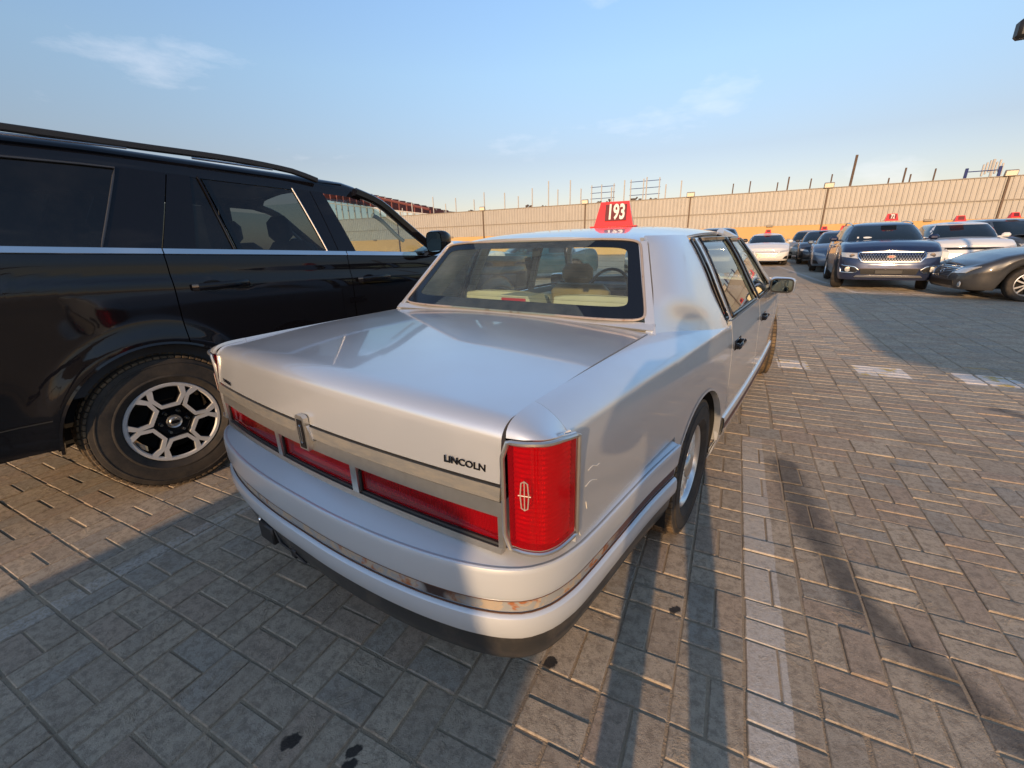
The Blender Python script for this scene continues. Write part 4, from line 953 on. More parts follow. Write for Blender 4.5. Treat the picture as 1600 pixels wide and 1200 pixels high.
# glass front, inside
MB().grid([[((.92-.16*v)*u, 2.42-.86*v+.16*(1-u*u), 1.235+.53*v) for u in np.linspace(-1, 1, 9)] for v in np.linspace(0, 1, 6)]).build('windscreen', M['glass_clear'], suv)
for x in (-.42, .42):
    for y, k in ((1.22, 0), (.22, 1)):
        s_ = empty('seat', (x, y, 0), 0, suv)
        MB().box((0, 0, 1.10), (.52, .17, .62), .06, M=[[1, 0, 0], [0, 1, -.15], [0, .15, 1]]).build('backrest', M['grey_cloth'], s_); MB().box((0, -.10, 1.50), (.27, .10, .19), .045).build('headrest', M['grey_cloth'], s_); MB().box((0, .26, .80), (.52, .52, .16), .05).build('cushion', M['grey_cloth'], s_)
MB().box((0, 2.12, 1.14), (1.7, .40, .22), .06).build('dashboard', M['grey_cloth'], suv)
th = np.linspace(0, 2*math.pi, 28, endpoint=False)
MB().tube([(-.42+.19*math.cos(a), 1.78+.06*math.sin(a), 1.21+.18*math.sin(a)) for a in th], .015, 8, closed=True, up=(0, 1, .3)).build('steering_wheel', M['black_plastic'], suv)
MB().box((0, 1.2, .60), (1.75, 4.4, .22), .03).build('floor_pan', M['under'], suv)
MB().grid([[(x, y, 1.80+.02*math.sin(y)) for x in (-.76, 0, .76)] for y in (-.9, .2, 1.5)]).build('headliner', M['headliner'], suv)
both(MB().grid([[(.93, y, z) for y in (-1.0, .2, 2.2)] for z in (.65, 1.0, 1.30)]), 'door_card', M['grey_cloth'], suv)
both(MB().tube([(1.02, .45, .37), (1.02, 2.6, .37)], .05, 8, flat=(1.3, .5)), 'running_board', M['black_plastic'], suv)
hgrip = MB(); hgrip.tube(smooth_path([(.80, 1.72, 1.60), (.79, 1.78, 1.58), (.80, 1.98, 1.42), (.81, 2.02, 1.39)], 10), .016, 8); both(hgrip, 'grab_handle', M['headliner'], suv)
# handles and mirror
for y, z in ((.40, 1.158), (1.495, 1.112)):
    x = float(sside(y, z)); hm = MB(); hm.tube([(x+.012, y-.15, z), (x+.034, y-.135, z+.001), (x+.040, y-.02, z+.003), (x+.036, y+.12, z+.004), (x+.012, y+.14, z+.004)], .021, 8, flat=(.7, 1.0)); 
    pr = both(hm, 'door_handle', M['black_gloss'], suv)
    both(MB().tube([(x+.003, y-.05+.055*math.cos(a), z+.028*math.sin(a)) for a in np.linspace(0, 2*math.pi, 20, endpoint=False)], .006, 5, closed=True, up=(1, 0, 0)), 'handle_cup', M['black_paint'], suv)
mr = MB(); P = []
for t, sc_ in ((0, .9), (.2, 1.0), (.6, .98), (1.0, .8), (1.25, .4)):
    P.append([(1.14+.105*sc_*math.copysign(abs(math.cos(a))**.5, math.cos(a)), 2.07+.13*t, 1.375+.095*sc_*math.copysign(abs(math.sin(a))**.5, math.sin(a))) for a in np.linspace(0, 2*math.pi, 26, endpoint=False)])
mr.grid(P, closed_v=True); mr.add(P[-1], [tuple(range(26))]); mr.tube([(.93, 2.2, 1.285), (1.02, 2.16, 1.29), (1.10, 2.15, 1.31)], .035, 8); mo = both(mr, 'door_mirror', M['black_gloss'], suv)
mg = MB(); mg.add([(1.14+.088*math.copysign(abs(math.cos(a))**.5, math.cos(a)), 2.069, 1.375+.080*math.copysign(abs(math.sin(a))**.5, math.sin(a))) for a in np.linspace(0, 2*math.pi, 26, endpoint=False)], [tuple(range(26))]); mg.build('mirror_glass', M['gold_rim'], mo[0])
hex_wheel(suv, (.862, 0, .405), .406); hex_wheel(suv, (-.862, 0, .405), .406, side=-1, full=False)
hex_wheel(suv, (.862, 3.11, .405), .406, full=False); hex_wheel(suv, (-.862, 3.11, .405), .406, side=-1, full=False)
MB().box((-.0, 1.5, .42), (1.2, 4.6, .2), .03).build('underbody', M['under'], suv)
# ------------------------------------------------------------------ the other parked cars (local: origin on the ground midway between the axles, y forward)
class Shell:
    def __init__(s, L=4.7, W=1.86, H=1.46, wb=2.75, fo=.93, wr=.33, sill=.22, hoodf=.70, cowl=.98, belt=.97, deck=1.02, wsb=1.05, wst=.25, rst=-.95, rsb=-1.55, roofw=.60, ex=.42, noseup=.0, suv=False, flare=.0):
        s.__dict__.update(locals()); s.yf = wb/2+fo; s.yr = s.yf-L; s.hw = W/2; s.af, s.ar = wb/2, -wb/2
        s.R = wr+.055
        s.top = cs([s.yr, s.yr+.12, rsb-.15, rsb, wsb, wsb+.15, s.yf-.35, s.yf-.1, s.yf], [deck-.10, deck-.03, deck, belt+.01, belt, cowl-.01, hoodf+.10, hoodf+.025, hoodf-.03])
        # half outline from rear centre to front centre (superellipse ends)
        yfc, yrc = s.yf-.62, s.yr+.45; pts = []
        for a in np.linspace(-math.pi/2, 0, 22)[:-1]: pts.append((s.hw*.97*abs(math.cos(a))**.36, yrc-(yrc-s.yr)*abs(math.sin(a))**(.55)))
        for y in ysamp(yrc, yfc, 26, [(s.af, s.R), (s.ar, s.R)]): pts.append((s.hw*(1-.03*max(0, (abs(y)-1)/1.5)**2), y))
        x0 = pts[-1][0]
        for a in np.linspace(0, math.pi/2, 26)[1:]: pts.append((x0*abs(math.cos(a))**ex, yfc+(s.yf-yfc)*abs(math.sin(a))**(.62)))
        s.pl = np.array(pts); s.yfc = yfc
        t = np.linspace(0, 1, 16); s.t = t
        wf = np.interp(t, [0, .08, .25, .5, .68, .76, .88, .96, 1], [-.05, -.02, -.004, .0, .006, -.004, -.016, -.045, -.085])
        rows = []
        for j, (x, y) in enumerate(s.pl):
            zb = sill
            for ya in (s.af, s.ar):
                d = s.R**2-(y-ya)**2
                if d > 0 and x > s.hw*.7: zb = max(zb, wr+math.sqrt(d))
            zt = float(s.top(y)); z = zb+(zt-zb)*t
            f = np.clip((y-yfc)/(s.yf-yfc), 0, 1); g = np.clip((s.yr+.45-y)/.45, 0, 1)
            zn = (z-sill)/(zt-sill)
            no = np.interp(zn, [0, .15, .4, .6, .8, .93, 1], [.06, .015, 0, .015, .05, .11, .20])*f
            ro = np.interp(zn, [0, .2, .5, .8, 1], [.05, 0, .0, .03, .09])*g
            k = x/s.hw; rows.append(np.stack([np.maximum(0, x+wf*min(1, k*1.2)), y-no+ro, z], 1))
        s.rows = np.array(rows)
        s.topcap = s.rows[:, -1]
    def front(s, x, z, d=0.0):
        """point of the nose at lateral x and height z, pushed out by d"""
        idx = np.where(s.pl[:, 1] > s.yfc-.9)[0]; sg_ = 1 if x >= 0 else -1
        r = s.rows[idx]; tt = np.clip((z-r[:, 0, 2])/(r[:, -1, 2]-r[:, 0, 2]), 0, 1)*(len(s.t)-1); i0 = np.minimum(tt.astype(int), len(s.t)-2); fr_ = (tt-i0)[:, None]; k = np.arange(len(idx))
        xy = r[k, i0, :2]*(1-fr_)+r[k, i0+1, :2]*fr_; o = np.argsort(xy[:, 0]); X, Y = xy[o, 0], xy[o, 1]
        a = min(abs(x), X[-1]-.002); y = float(np.interp(a, X, Y)); y2 = float(np.interp(a+.02, X, Y)); y1 = float(np.interp(max(0, a-.02), X, Y)); sl = (y2-y1)/.04
        n = np.array([-sl, 1.0]); n /= np.linalg.norm(n)
        return np.array([sg_*(a+n[0]*d), y+n[1]*d, z])
    def fpatch(s, q, d=.004, n=7, m=4, dep=.03):
        """quad patch on the nose, corners (x,z): bottom-left, bottom-right, top-right, top-left"""
        P = [[s.front(*(np.array(q[0])*(1-u)*(1-v)+np.array(q[1])*u*(1-v)+np.array(q[2])*u*v+np.array(q[3])*(1-u)*v), d) for u in np.linspace(0, 1, n)] for v in np.linspace(0, 1, m)]
        return MB().panel(P, dep, out=(0, 1, 0))
    def fline(s, pts, r, d=.01, n=24, closed=False, flat=None):
        p = np.array(pts, float)
        if closed: p = np.vstack([p, p[:1]])
        dd = np.r_[0, np.cumsum(np.linalg.norm(np.diff(p, axis=0), axis=1))]; u = np.linspace(0, dd[-1], n, endpoint=not closed)
        return MB().tube([s.front(np.interp(k, dd, p[:, 0]), np.interp(k, dd, p[:, 1]), d) for k in u], r, 6, closed=closed, up=(0, 1, .1), flat=flat)
    def G(s, a, t, off=0.0):
        """greenhouse: a = angle around (0 front centre, + to the right), t = 0 belt .. 1 roof edge"""
        def se(hx, yb, yf_, e):
            cx = hx*math.copysign(abs(math.sin(a))**e, math.sin(a)); c = math.cos(a)
            yy = (yf_+yb)/2+(yf_-yb)/2*math.copysign(abs(c)**e, c); return np.array([cx, yy])
        b = se(s.hw-.075, s.rsb, s.wsb+.10, .40); r = se(s.roofw, s.rst, s.wst, .34)
        zb = float(s.top(np.clip(b[1], s.yr, s.yf)))-.02; p = b+(r-b)*t; zt = s.H-.075
        bow = .035*math.sin(math.pi*t)
        v = np.array([p[0]+math.sin(a)*bow, p[1]+math.cos(a)*bow*1.2, zb+(zt-zb)*(t**.96)])
        n = np.array([math.sin(a), math.cos(a), .45]); n /= np.linalg.norm(n); return v+n*off
    def gpatch(s, a0, a1, t0, t1, off, n=9, m=7, lean=(0, 0), dep=.006):
        return MB().panel([[s.G(a0+lean[0]*v+(a1-a0+(lean[1]-lean[0])*v)*u, t0+(t1-t0)*v, off) for u in np.linspace(0, 1, n)] for v in np.linspace(0, 1, m)], dep, out=None)
def sq_angle(s, y, t=.5):
    """angle on the right side whose greenhouse point lies at y"""
    if not hasattr(s, 'ac'): s.ac = {}
    A = np.linspace(.05, math.pi-.05, 160)
    if t not in s.ac: s.ac[t] = np.array([s.G(a, t)[1] for a in A])
    return float(np.interp(-y, -s.ac[t], A))
def spoke_wheel(parent, loc, Ro, w=.21, n=5, rz=0.0, side=1, mat='alloy'):
    wl_ = empty('wheel', loc, rz, parent)
    if side < 0: wl_.rotation_euler = (0, 0, math.pi+rz)
    Rr = Ro*.66; tyre_mb(Ro, Rr, w, 0, 36).build('tyre', M['tyre_grey'], wl_)
    m = MB(); m.lathe([(Rr+.006, w*.42), (Rr-.004, w*.44), (Rr-.016, w*.38), (Rr-.03, -w*.3)], 32)
    for k in range(n):
        a = 2*math.pi*k/n; V_ = np.array([0, math.cos(a), math.sin(a)]); U_ = np.array([0, -math.sin(a), math.cos(a)])
        for sg_ in (-1, 1):
            m.prism([(.03, sg_*.012-.014), (Rr-.012, sg_*.05-.014), (Rr-.012, sg_*.05+.014), (.03, sg_*.012+.014)], .022, (w*.28, 0, 0), V_, U_)
    m.lathe([(0, w*.40), (.03, w*.40), (.045, w*.33)], 16); m.build('rim', M[mat], wl_)
    MB().lathe([(0, w*.05), (Rr-.01, w*.05)], 24).build('brake_disc', M['under'], wl_)
    return wl_
M['tyre_grey'] = m_rubber('grey_tyre', .35, (.16, .12, .08))
M['lamp_dark'] = m_plain('lamp_interior', (.10, .10, .11), .15, .5, coat=1.0, var=.6, scale=60)
M['white_glow'] = m_plain('white_plastic', (.7, .68, .62), .4)
M['amber'] = m_plain('amber_lens', (.65, .22, .03), .2, coat=1)
M['paper'] = m_plain('paper', (.8, .78, .7), .7)
M['grille'] = m_plain('grille_black', (.012, .012, .013), .4, var=.3, scale=80, bump=.3)
SIGNS = []
def gen_car(name, label, paint, loc, heading, S, group=None, lamps=None, grille=None, mirror='body', wheels=(5, 'alloy'), steer=0.0, cat='car', detail=True, glass='glass_opaque', sills=False):
    c = empty(name, (*loc, 0), -R(heading)); tag(c, label, cat, group)
    pm = M[paint]
    body = MB(); rt_ = S.rows; lf = rt_[::-1]*[-1, 1, 1]
    full = np.vstack([rt_, lf[1:]]); body.grid(full)
    cap_ = []
    for k in np.linspace(1, 0, 9)[0:]:
        cap_.append([(p[0]*k, p[1], p[2]+(.045 if p[1] > S.wsb else .02)*(1-k*k)*min(1, p[0]/.5)+.0) for p in S.topcap])
    body.grid(cap_); body.grid([[(-p[0], p[1], p[2]) for p in r] for r in cap_])
    body.build('body', pm, c, sharp=42)
    # greenhouse shell + roof
    A = np.linspace(-math.pi, math.pi, 73)
    g = MB(); g.grid([[S.G(a, t) for a in A] for t in np.linspace(0, 1, 9)])
    for kk in range(6):
        k0, k1 = kk/6, (kk+1)/6
        def rp(a, k):
            p = S.G(a, 1.0); yc = (S.wst+S.rst)/2; q = 1-k
            return (p[0]*q, yc+(p[1]-yc)*q, p[2]+.075*(1-q**3)*1.0)
        g.grid([[rp(a, k0) for a in A], [rp(a, k1) for a in A]])
    g.build('cabin', pm, c, sharp=40)
    GM = M[glass]
    aw = sq_angle(S, (S.wsb+S.wst)/2-.12, .5)
    S.gpatch(-aw*.88, aw*.88, .07, .93, .006, 13, 7).build('windscreen', GM, c)
    ar_ = sq_angle(S, S.rsb+.25, .5); S.gpatch(ar_+.30, 2*math.pi-ar_-.30, .12, .90, .006, 11, 6).build('rear_screen', GM, c)
    y1, y2, y3 = S.wsb-.42, (S.wsb+S.rsb)/2+.02, S.rsb+.34
    def side_glass(ya, yb):
        P = [[S.G(sq_angle(S, ya+(S.wst-S.wsb)*.42*(v-.5)*(1 if ya == y1 else .0)+(yb-ya-(0))*u, t), t, .006) for u in np.linspace(0, 1, 6)] for v, t in zip(np.linspace(0, 1, 5), np.linspace(.12, .9, 5))]
        return MB().panel(P, .006)
    both(side_glass(y1, y2+.06), 'side_glass', GM, c); both(side_glass(y2-.06, y3), 'side_glass', GM, c)
    # mirrors
    mm = MB(); zz = S.belt+.05; mm.box((S.hw+.07, S.wsb-.48, zz+.02), (.20, .11, .135), .045); mm.box((S.hw-.05, S.wsb-.46, zz-.02), (.12, .06, .04), .015); both(mm, 'door_mirror', pm if mirror == 'body' else M[mirror], c)
    both(MB().box((S.hw+.004, y2-.32, S.belt-.13), (.03, .19, .03), .01), 'door_handle', pm, c); both(MB().box((S.hw+.004, y2+.66, S.belt-.13), (.03, .19, .03), .01), 'door_handle', pm, c)
    ds = MB()
    for yy in (y2,): ds.grid([[(float(np.interp(z, S.rows[np.argmin(abs(S.pl[:, 1]-yy)+(S.pl[:, 0] < S.hw*.8)*9)][:, 2], S.rows[np.argmin(abs(S.pl[:, 1]-yy)+(S.pl[:, 0] < S.hw*.8)*9)][:, 0]))+.002, yy+k, z) for k in (-.004, .004)] for z in np.linspace(S.sill+.04, S.belt-.03, 8)])
    both(ds, 'door_seam', M['seal'], c)
    # wheels
    tw = S.hw-.11
    for sgn in (1, -1):
        spoke_wheel(c, (sgn*tw, S.af, S.wr), S.wr, .215, wheels[0], rz=R(steer), side=sgn, mat=wheels[1]); spoke_wheel(c, (sgn*tw, S.ar, S.wr), S.wr, .215, wheels[0], side=sgn, mat=wheels[1])
    MB().box((0, 0, S.sill+.12), (S.W-.56, S.L-.5, .22), .03).build('underbody', M['under'], c)
    for ya in (S.af, S.ar):
        both(MB().grid([[(S.hw-.30, ya+r*math.cos(t_), S.wr+r*math.sin(t_)) for r in (0, S.R+.04)] for t_ in np.linspace(-.2, math.pi+.2, 16)]), 'wheel_well', M['under'], c)
    return c
def fpart(S, c, name, mat, quad, d=.005, both_sides=True, **k):
    S.fpatch(quad, d, **k).build(name, M[mat], c)
    if both_sides: S.fpatch([(-quad[1][0], quad[1][1]), (-quad[0][0], quad[0][1]), (-quad[3][0], quad[3][1]), (-quad[2][0], quad[2][1])], d, **k).build(name, M[mat], c)
def roof_sign(txt, loc, rz, label, sc_=1.0, tilt=0.0, group=None):
    """red plastic number sign: tapering box on a flanged base; faces local -y"""
    s = empty('roof_sign', loc, rz); s.rotation_euler = (tilt, 0, rz); s.scale = (sc_,)*3; tag(s, label, 'sign', group)
    m = MB(); b = [(-.135, -.085), (.135, -.085), (.135, .085), (-.135, .085)]; t_ = [(-.098, -.022), (.098, -.022), (.098, .022), (-.098, .022)]
    rows = [[(x, y, 0.006) for x, y in b], [(x, y, .172) for x, y in t_]]
    m.add(rows[0]+rows[1], [(0, 1, 5, 4), (1, 2, 6, 5), (2, 3, 7, 6), (3, 0, 4, 7), (4, 5, 6, 7)]); m.build('housing', M['red_panel'], s, flatshade=True)
    MB().box((0, 0, .004), (.325, .215, .008), .003).build('base_flange', M['red_panel'], s)
    F4 = frame4((.012, -.0552, .098), (1, 0, 0), (0, .063, .166))
    MB().box((0, 0, .001), (.148, .118, .002)).xf(F4).build('label', M['dark_red'], s)
    if txt: text_mb(txt, .150, .0008, .0045, .56).xf(frame4((.014, -.0575, .098), (1, 0, 0), (0, .063, .166))).build('number', M['white_print'], s, sharp=20)
    return s
# paints
M['navy'] = m_paint('navy_paint', (.012, .026, .075), metal=.25, rough=.3, dust=.10)
M['steel_blue'] = m_paint('steel_blue_paint', (.16, .20, .25), metal=.5, rough=.35, dust=.14)
M['slate'] = m_paint('slate_paint', (.10, .125, .15), metal=.45, rough=.35, dust=.14)
M['charcoal'] = m_paint('charcoal_paint', (.03, .034, .045), metal=.35, rough=.3, dust=.14)
M['gold_silver'] = m_paint('champagne_paint', (.34, .31, .26), metal=.5, rough=.35, dust=.15)
M['dark_grey'] = m_paint('dark_grey_paint', (.05, .052, .055), metal=.4, rough=.32, dust=.15)
M['teal_blue'] = m_paint('teal_blue_paint', (.02, .075, .11), metal=.3, rough=.3, dust=.10)
SEDAN = dict(L=4.62, W=1.82, H=1.45, wb=2.70, fo=.90, wr=.32)
ROW = 'cars parked in line along the white line'
# -- navy crossover (front row, right of the aisle)
S = Shell(L=4.76, W=1.89, H=1.61, wb=2.78, fo=.94, wr=.365, sill=.27, hoodf=.93, cowl=1.14, belt=1.13, deck=1.17, wsb=1.02, wst=.32, rst=-1.85, rsb=-2.20, roofw=.66, ex=.34)
navy = gen_car('navy_crossover', 'navy blue crossover with chrome framed mesh grille facing the camera, number sign on roof', 'navy', (3.42, 15.42), 184.5, S, mirror='navy', steer=-14, wheels=(5, 'alloy'))
fpart(S, navy, 'grille', 'grille', [(-.50, .69), (.50, .69), (.60, .885), (-.60, .885)], .006, False, n=15)
MB().join(S.fline([(-.52, .685), (.52, .685), (.615, .80), (.60, .895), (.15, .90), (-.15, .90), (-.60, .895), (-.615, .80)], .016, .012, 60, True)).build('grille_frame', M['chrome'], navy)
mb = MB()
for k in range(-11, 12):
    for sg_ in (-1, 1): mb.join(S.fline([(k*.05, .70), (k*.05+sg_*.09, .875)], .004, .012, 4))
mb.build('grille_mesh', M['dull_chrome'], navy)
e = MB(); e.prism([(.085*math.cos(a), .035*math.sin(a)) for a in np.linspace(0, 2*math.pi, 24, endpoint=False)], .02, S.front(0, .80, .012)+np.array([0, 0, 0]), (-1, 0, 0), (0, 0, 1)); em_ = e.build('badge', M['chrome'], navy)
text_mb('KIA', .05, .002, .001, 1.15).xf(frame4(S.front(0, .798, .036), (-1, 0, 0), (0, 0, 1))).build('badge_letters', M['red_panel'], em_)
fpart(S, navy, 'headlamp', 'lamp_glass', [(.60, .76), (.90, .80), (.915, .90), (.615, .885)], .008, True, n=9)
for sg_ in (-1, 1):
    MB().lathe([(0, .012), (.045, .010), (.05, 0)], 18, 'y', c=S.front(sg_*.72, .825, .012)).build('projector', M['lamp_dark'], navy)
fpart(S, navy, 'fog_recess', 'grille', [(.57, .45), (.88, .45), (.90, .60), (.62, .56)], .006, True, n=7)
for sg_ in (-1, 1):
    S.fline([(sg_*.55, .50), (sg_*.62, .44), (sg_*.87, .445), (sg_*.895, .61), (sg_*.64, .575)], .013, .014, 26, True).build('fog_trim', M['chrome'], navy)
    MB().lathe([(0, .016), (.055, .012), (.06, 0)], 16, 'y', c=S.front(sg_*.76, .515, .010)).build('fog_lamp', M['lamp_glass'], navy)
fpart(S, navy, 'lower_intake', 'grille', [(-.50, .40), (.50, .40), (.54, .53), (-.54, .53)], .006, False, n=13)
fpart(S, navy, 'skid_plate', 'dull_chrome', [(-.62, .335), (.62, .335), (.58, .375), (-.58, .375)], .022, False, n=13)
MB().box(S.front(0, .46, .02)+np.array([0, 0, 0]), (.50, .02, .09), .004).build('number_plate_holder', M['black_plastic'], navy)
both(MB().tube(smooth_path([(.60, -1.75, 1.515), (.625, -1.5, 1.57), (.63, -.3, 1.585), (.62, .15, 1.54)], 14), .016, 6), 'roof_rail', M['charcoal'], navy)
MB().add([S.G(a, t, .010) for a, t in ((.30, .20), (.36, .20), (.36, .29), (.30, .29))], [(0, 1, 2, 3)]).build('sticker', M['paper'], navy)
MB().add([S.G(.12+.07*math.cos(a), .24+.05*math.sin(a), .010) for a in np.linspace(0, 6.2, 14)], [tuple(range(14))]).build('sticker', M['paper'], navy)
# -- white saloon at the end of the aisle
def sedan_front(S, c, gr='grille', chrome='dull_chrome', lamp='lamp_glass', gw=.46, bars=4, z0=.36, z1=.60):
    fpart(S, c, 'grille', gr, [(-gw*.8, z0), (gw*.8, z0), (gw, z1), (-gw, z1)], .006, False, n=11)
    for k in range(bars): S.fline([(-gw*(.82+.15*k/bars), z0+.03+(z1-z0-.04)*k/bars), (gw*(.82+.15*k/bars), z0+.03+(z1-z0-.04)*k/bars)], .007, .014, 12).build('grille_bar', M[chrome], c)
    fpart(S, c, 'headlamp', lamp, [(gw+.04, z1-.035), (S.hw-.03, z1+.03), (S.hw-.035, z1+.11), (gw+.08, z1+.045)], .008, True, n=8)
    fpart(S, c, 'fog_recess', 'grille', [(S.hw-.25, .30), (S.hw-.07, .30), (S.hw-.06, .44), (S.hw-.16, .42)], .006, True, n=5)
S = Shell(**{**SEDAN, 'L': 4.57, 'H': 1.43, 'hoodf': .70})
wsal = gen_car('white_saloon', 'white saloon facing the camera at the far end of the aisle', 'white_car', (1.32, 25.75), 181, S)
sedan_front(S, wsal)
roof_sign('', (1.32, 25.6, 1.425), 0, 'small red number sign on the roof of the far white saloon')
# -- cars behind the navy one along the line
S = Shell(**SEDAN); cst = gen_car('steel_blue_saloon', 'steel blue saloon with crumpled front corner just behind the navy crossover', 'steel_blue', (3.65, 21.6), 186, S, group=ROW); sedan_front(S, cst)
for k in range(5): MB().box(S.front(-.62-.05*k, .50+.06*(k % 3), .01), (.10, .06, .05), .012, M=np.array(Matrix.Rotation(.5*k, 3, 'Y'))).build('torn_bumper_piece', M['charcoal' if k % 2 else 'lamp_dark'], cst)
S = Shell(**{**SEDAN, 'H': 1.5}); c2 = gen_car('dark_saloon', 'dark grey saloon in line behind the steel blue one', 'charcoal', (3.70, 26.6), 185, S, group=ROW); sedan_front(S, c2)
S = Shell(**{**SEDAN, 'H': 1.55, 'W': 1.85}); c3 = gen_car('champagne_saloon', 'champagne coloured car farthest back in the line by the wall', 'gold_silver', (3.75, 31.6), 185, S, group=ROW); sedan_front(S, c3)
roof_sign('', (3.65, 21.4, 1.445), 0, 'red number sign on the steel blue saloon behind the navy crossover')
roof_sign('', (3.7, 26.4, 1.495), 0, 'red number sign on the dark grey saloon in the line')
# -- white crossover with its nose smashed
S = Shell(L=4.6, W=1.86, H=1.60, wb=2.68, fo=.93, wr=.35, sill=.26, hoodf=.90, cowl=1.10, belt=1.10, deck=1.12, wsb=.98, wst=.30, rst=-1.7, rsb=-2.1, roofw=.65)
wcr = gen_car('white_crossover', 'white crossover with smashed front bumper behind the navy crossover', 'white_car', (6.35, 19.6), 186, S)
fpart(S, wcr, 'headlamp', 'lamp_glass', [(.52, .74), (.88, .80), (.90, .93), (.60, .86)], .008, True, n=7)
fpart(S, wcr, 'bonnet_gap', 'under', [(-.60, .80), (.62, .80), (.62, .86), (-.60, .86)], .008, False, n=11)
fpart(S, wcr, 'exposed_beam', 'alloy', [(-.55, .52), (.50, .50), (.50, .70), (-.55, .66)], .012, False, n=9)
fpart(S, wcr, 'lower_gap', 'under', [(-.62, .36), (.60, .36), (.60, .50), (-.62, .50)], .006, False, n=9)
for k in range(6): MB().box(S.front(-.5+.2*k, .46+.04*(k % 3), .02), (.16, .05, .07), .015, M=np.array(Matrix.Rotation(.6*k, 3, 'Y'))).build('torn_bumper_piece', M['white_car' if k % 2 else 'black_plastic'], wcr)
roof_sign('', (6.2, 19.2, 1.598), 0, 'red number sign on the roof of the smashed white crossover')
# -- slate crossover with lifted bonnet
S = Shell(L=4.66, W=1.87, H=1.68, wb=2.70, fo=.92, wr=.35, sill=.26, hoodf=.92, cowl=1.12, belt=1.10, deck=1.15, wsb=.95, wst=.30, rst=-1.75, rsb=-2.15, roofw=.65)
slt = gen_car('slate_crossover', 'slate blue crossover with buckled bonnet behind the dark grey saloon at the right', 'slate', (8.1, 21.3), 165, S, mirror='white_car')
fpart(S, slt, 'headlamp', 'lamp_glass', [(.50, .76), (.88, .80), (.90, .90), (.58, .87)], .008, True, n=7)
bn = MB(); bn.panel([[(x, 1.2+.95*v, 1.12+.10*math.sin(v*2.2)+.05*math.cos(x*4)*v-.02*(x/.8)**2) for x in np.linspace(-.76, .76, 9)] for v in np.linspace(0, 1, 7)], .02, out=(0, 0, 1)); bn.build('buckled_bonnet', M['slate'], slt)
fpart(S, slt, 'exposed_radiator', 'dark_red', [(-.5, .80), (.5, .80), (.5, .92), (-.5, .92)], .02, False, n=7)
fpart(S, slt, 'grille', 'grille', [(-.5, .5), (.5, .5), (.5, .78), (-.5, .78)], .006, False, n=7)
roof_sign('', (8.15, 21.1, 1.675), R(15), 'red number sign on the roof of the slate crossover')
# -- white cars glimpsed between
S = Shell(**SEDAN); w2 = gen_car('white_saloon', 'white saloon half hidden behind the smashed white crossover', 'white_car', (11.0, 27.5), 188, S); sedan_front(S, w2)
S = Shell(**SEDAN); w3 = gen_car('white_saloon', 'white saloon farthest right in the back row before the wall', 'white_car', (14.2, 28.5), 190, S); sedan_front(S, w3)
roof_sign('', (11.0, 27.3, 1.445), 0, 'red number sign on the half hidden white saloon')
# -- dark grey saloon nosing in from the right
S = Shell(L=4.83, W=1.81, H=1.45, wb=2.775, fo=.99, wr=.325, sill=.20, hoodf=.66, cowl=.96, belt=.95, deck=1.02, wsb=1.02, wst=.10, rst=-1.05, rsb=-1.75, roofw=.58, ex=.50)
lex = gen_car('dark_grey_saloon', 'dark grey saloon with long swept headlamp nosing in at the right edge', 'dark_grey', (6.39, 12.79), 266, S, steer=0)
fpart(S, lex, 'grille', 'grille', [(-.30, .42), (.30, .42), (.42, .62), (-.42, .62)], .006, False, n=11)
for k in range(6): S.fline([(-.31-.018*k, .45+.03*k), (.31+.018*k, .45+.03*k)], .006, .016, 14).build('grille_bar', M['steel_blue'], lex)
S.fline([(-.31, .41), (.31, .41), (.44, .63), (-.44, .63)], .010, .012, 40, True).build('grille_frame', M['chrome'], lex)
MB().tube([S.front(.055*math.cos(a), .53+.038*math.sin(a), .03) for a in np.linspace(0, 2*math.pi, 20, endpoint=False)], .007, 6, closed=True, up=(0, 1, .1)).build('badge', M['chrome'], lex)
fpart(S, lex, 'headlamp', 'lamp_glass', [(.36, .50), (.70, .53), (.82, .66), (.54, .605)], .022, True, n=11, m=5)
for sg_ in (-1, 1): MB().lathe([(0, .012), (.05, .010), (.06, 0)], 16, 'y', c=S.front(sg_*.66, .30, .012)).build('fog_lamp', M['lamp_glass'], lex)
fpart(S, lex, 'lower_intake', 'grille', [(-.52, .26), (.52, .26), (.50, .37), (-.50, .37)], .006, False, n=11)
# -- cars ahead, seen through the windows
S = Shell(**{**SEDAN, 'H': 1.5}); tb_ = gen_car('teal_blue_hatchback', 'teal blue car seen side on through the rear screen of the silver saloon', 'teal_blue', (-6.9, 15.7), 232, S); sedan_front(S, tb_)
S = Shell(**SEDAN); s1 = gen_car('silver_hatchback', 'silver car facing the camera, seen through the windscreen of the silver saloon', 'steel_blue', (-3.0, 19.0), 176, S); sedan_front(S, s1)
S = Shell(L=4.66, W=1.87, H=1.68, wb=2.70, fo=.92, wr=.35, sill=.26, hoodf=.92, cowl=1.12, belt=1.10, deck=1.15, wsb=.95, wst=.30, rst=-1.75, rsb=-2.15, roofw=.65)
s2 = gen_car('dark_crossover', 'dark crossover facing the camera beyond the silver saloon', 'charcoal', (-.75, 19.8), 178, S); fpart(S, s2, 'headlamp', 'lamp_glass', [(.52, .74), (.88, .80), (.90, .93), (.60, .86)], .008, True, n=7); fpart(S, s2, 'grille', 'grille', [(-.5, .5), (.5, .5), (.5, .85), (-.5, .85)], .006, False, n=7)
S = Shell(**SEDAN); w4 = gen_car('white_saloon', 'white saloon hidden behind the black off-road car, only its roof sign shows', 'white_car', (-9.3, 12.9), 215, S); sedan_front(S, w4)
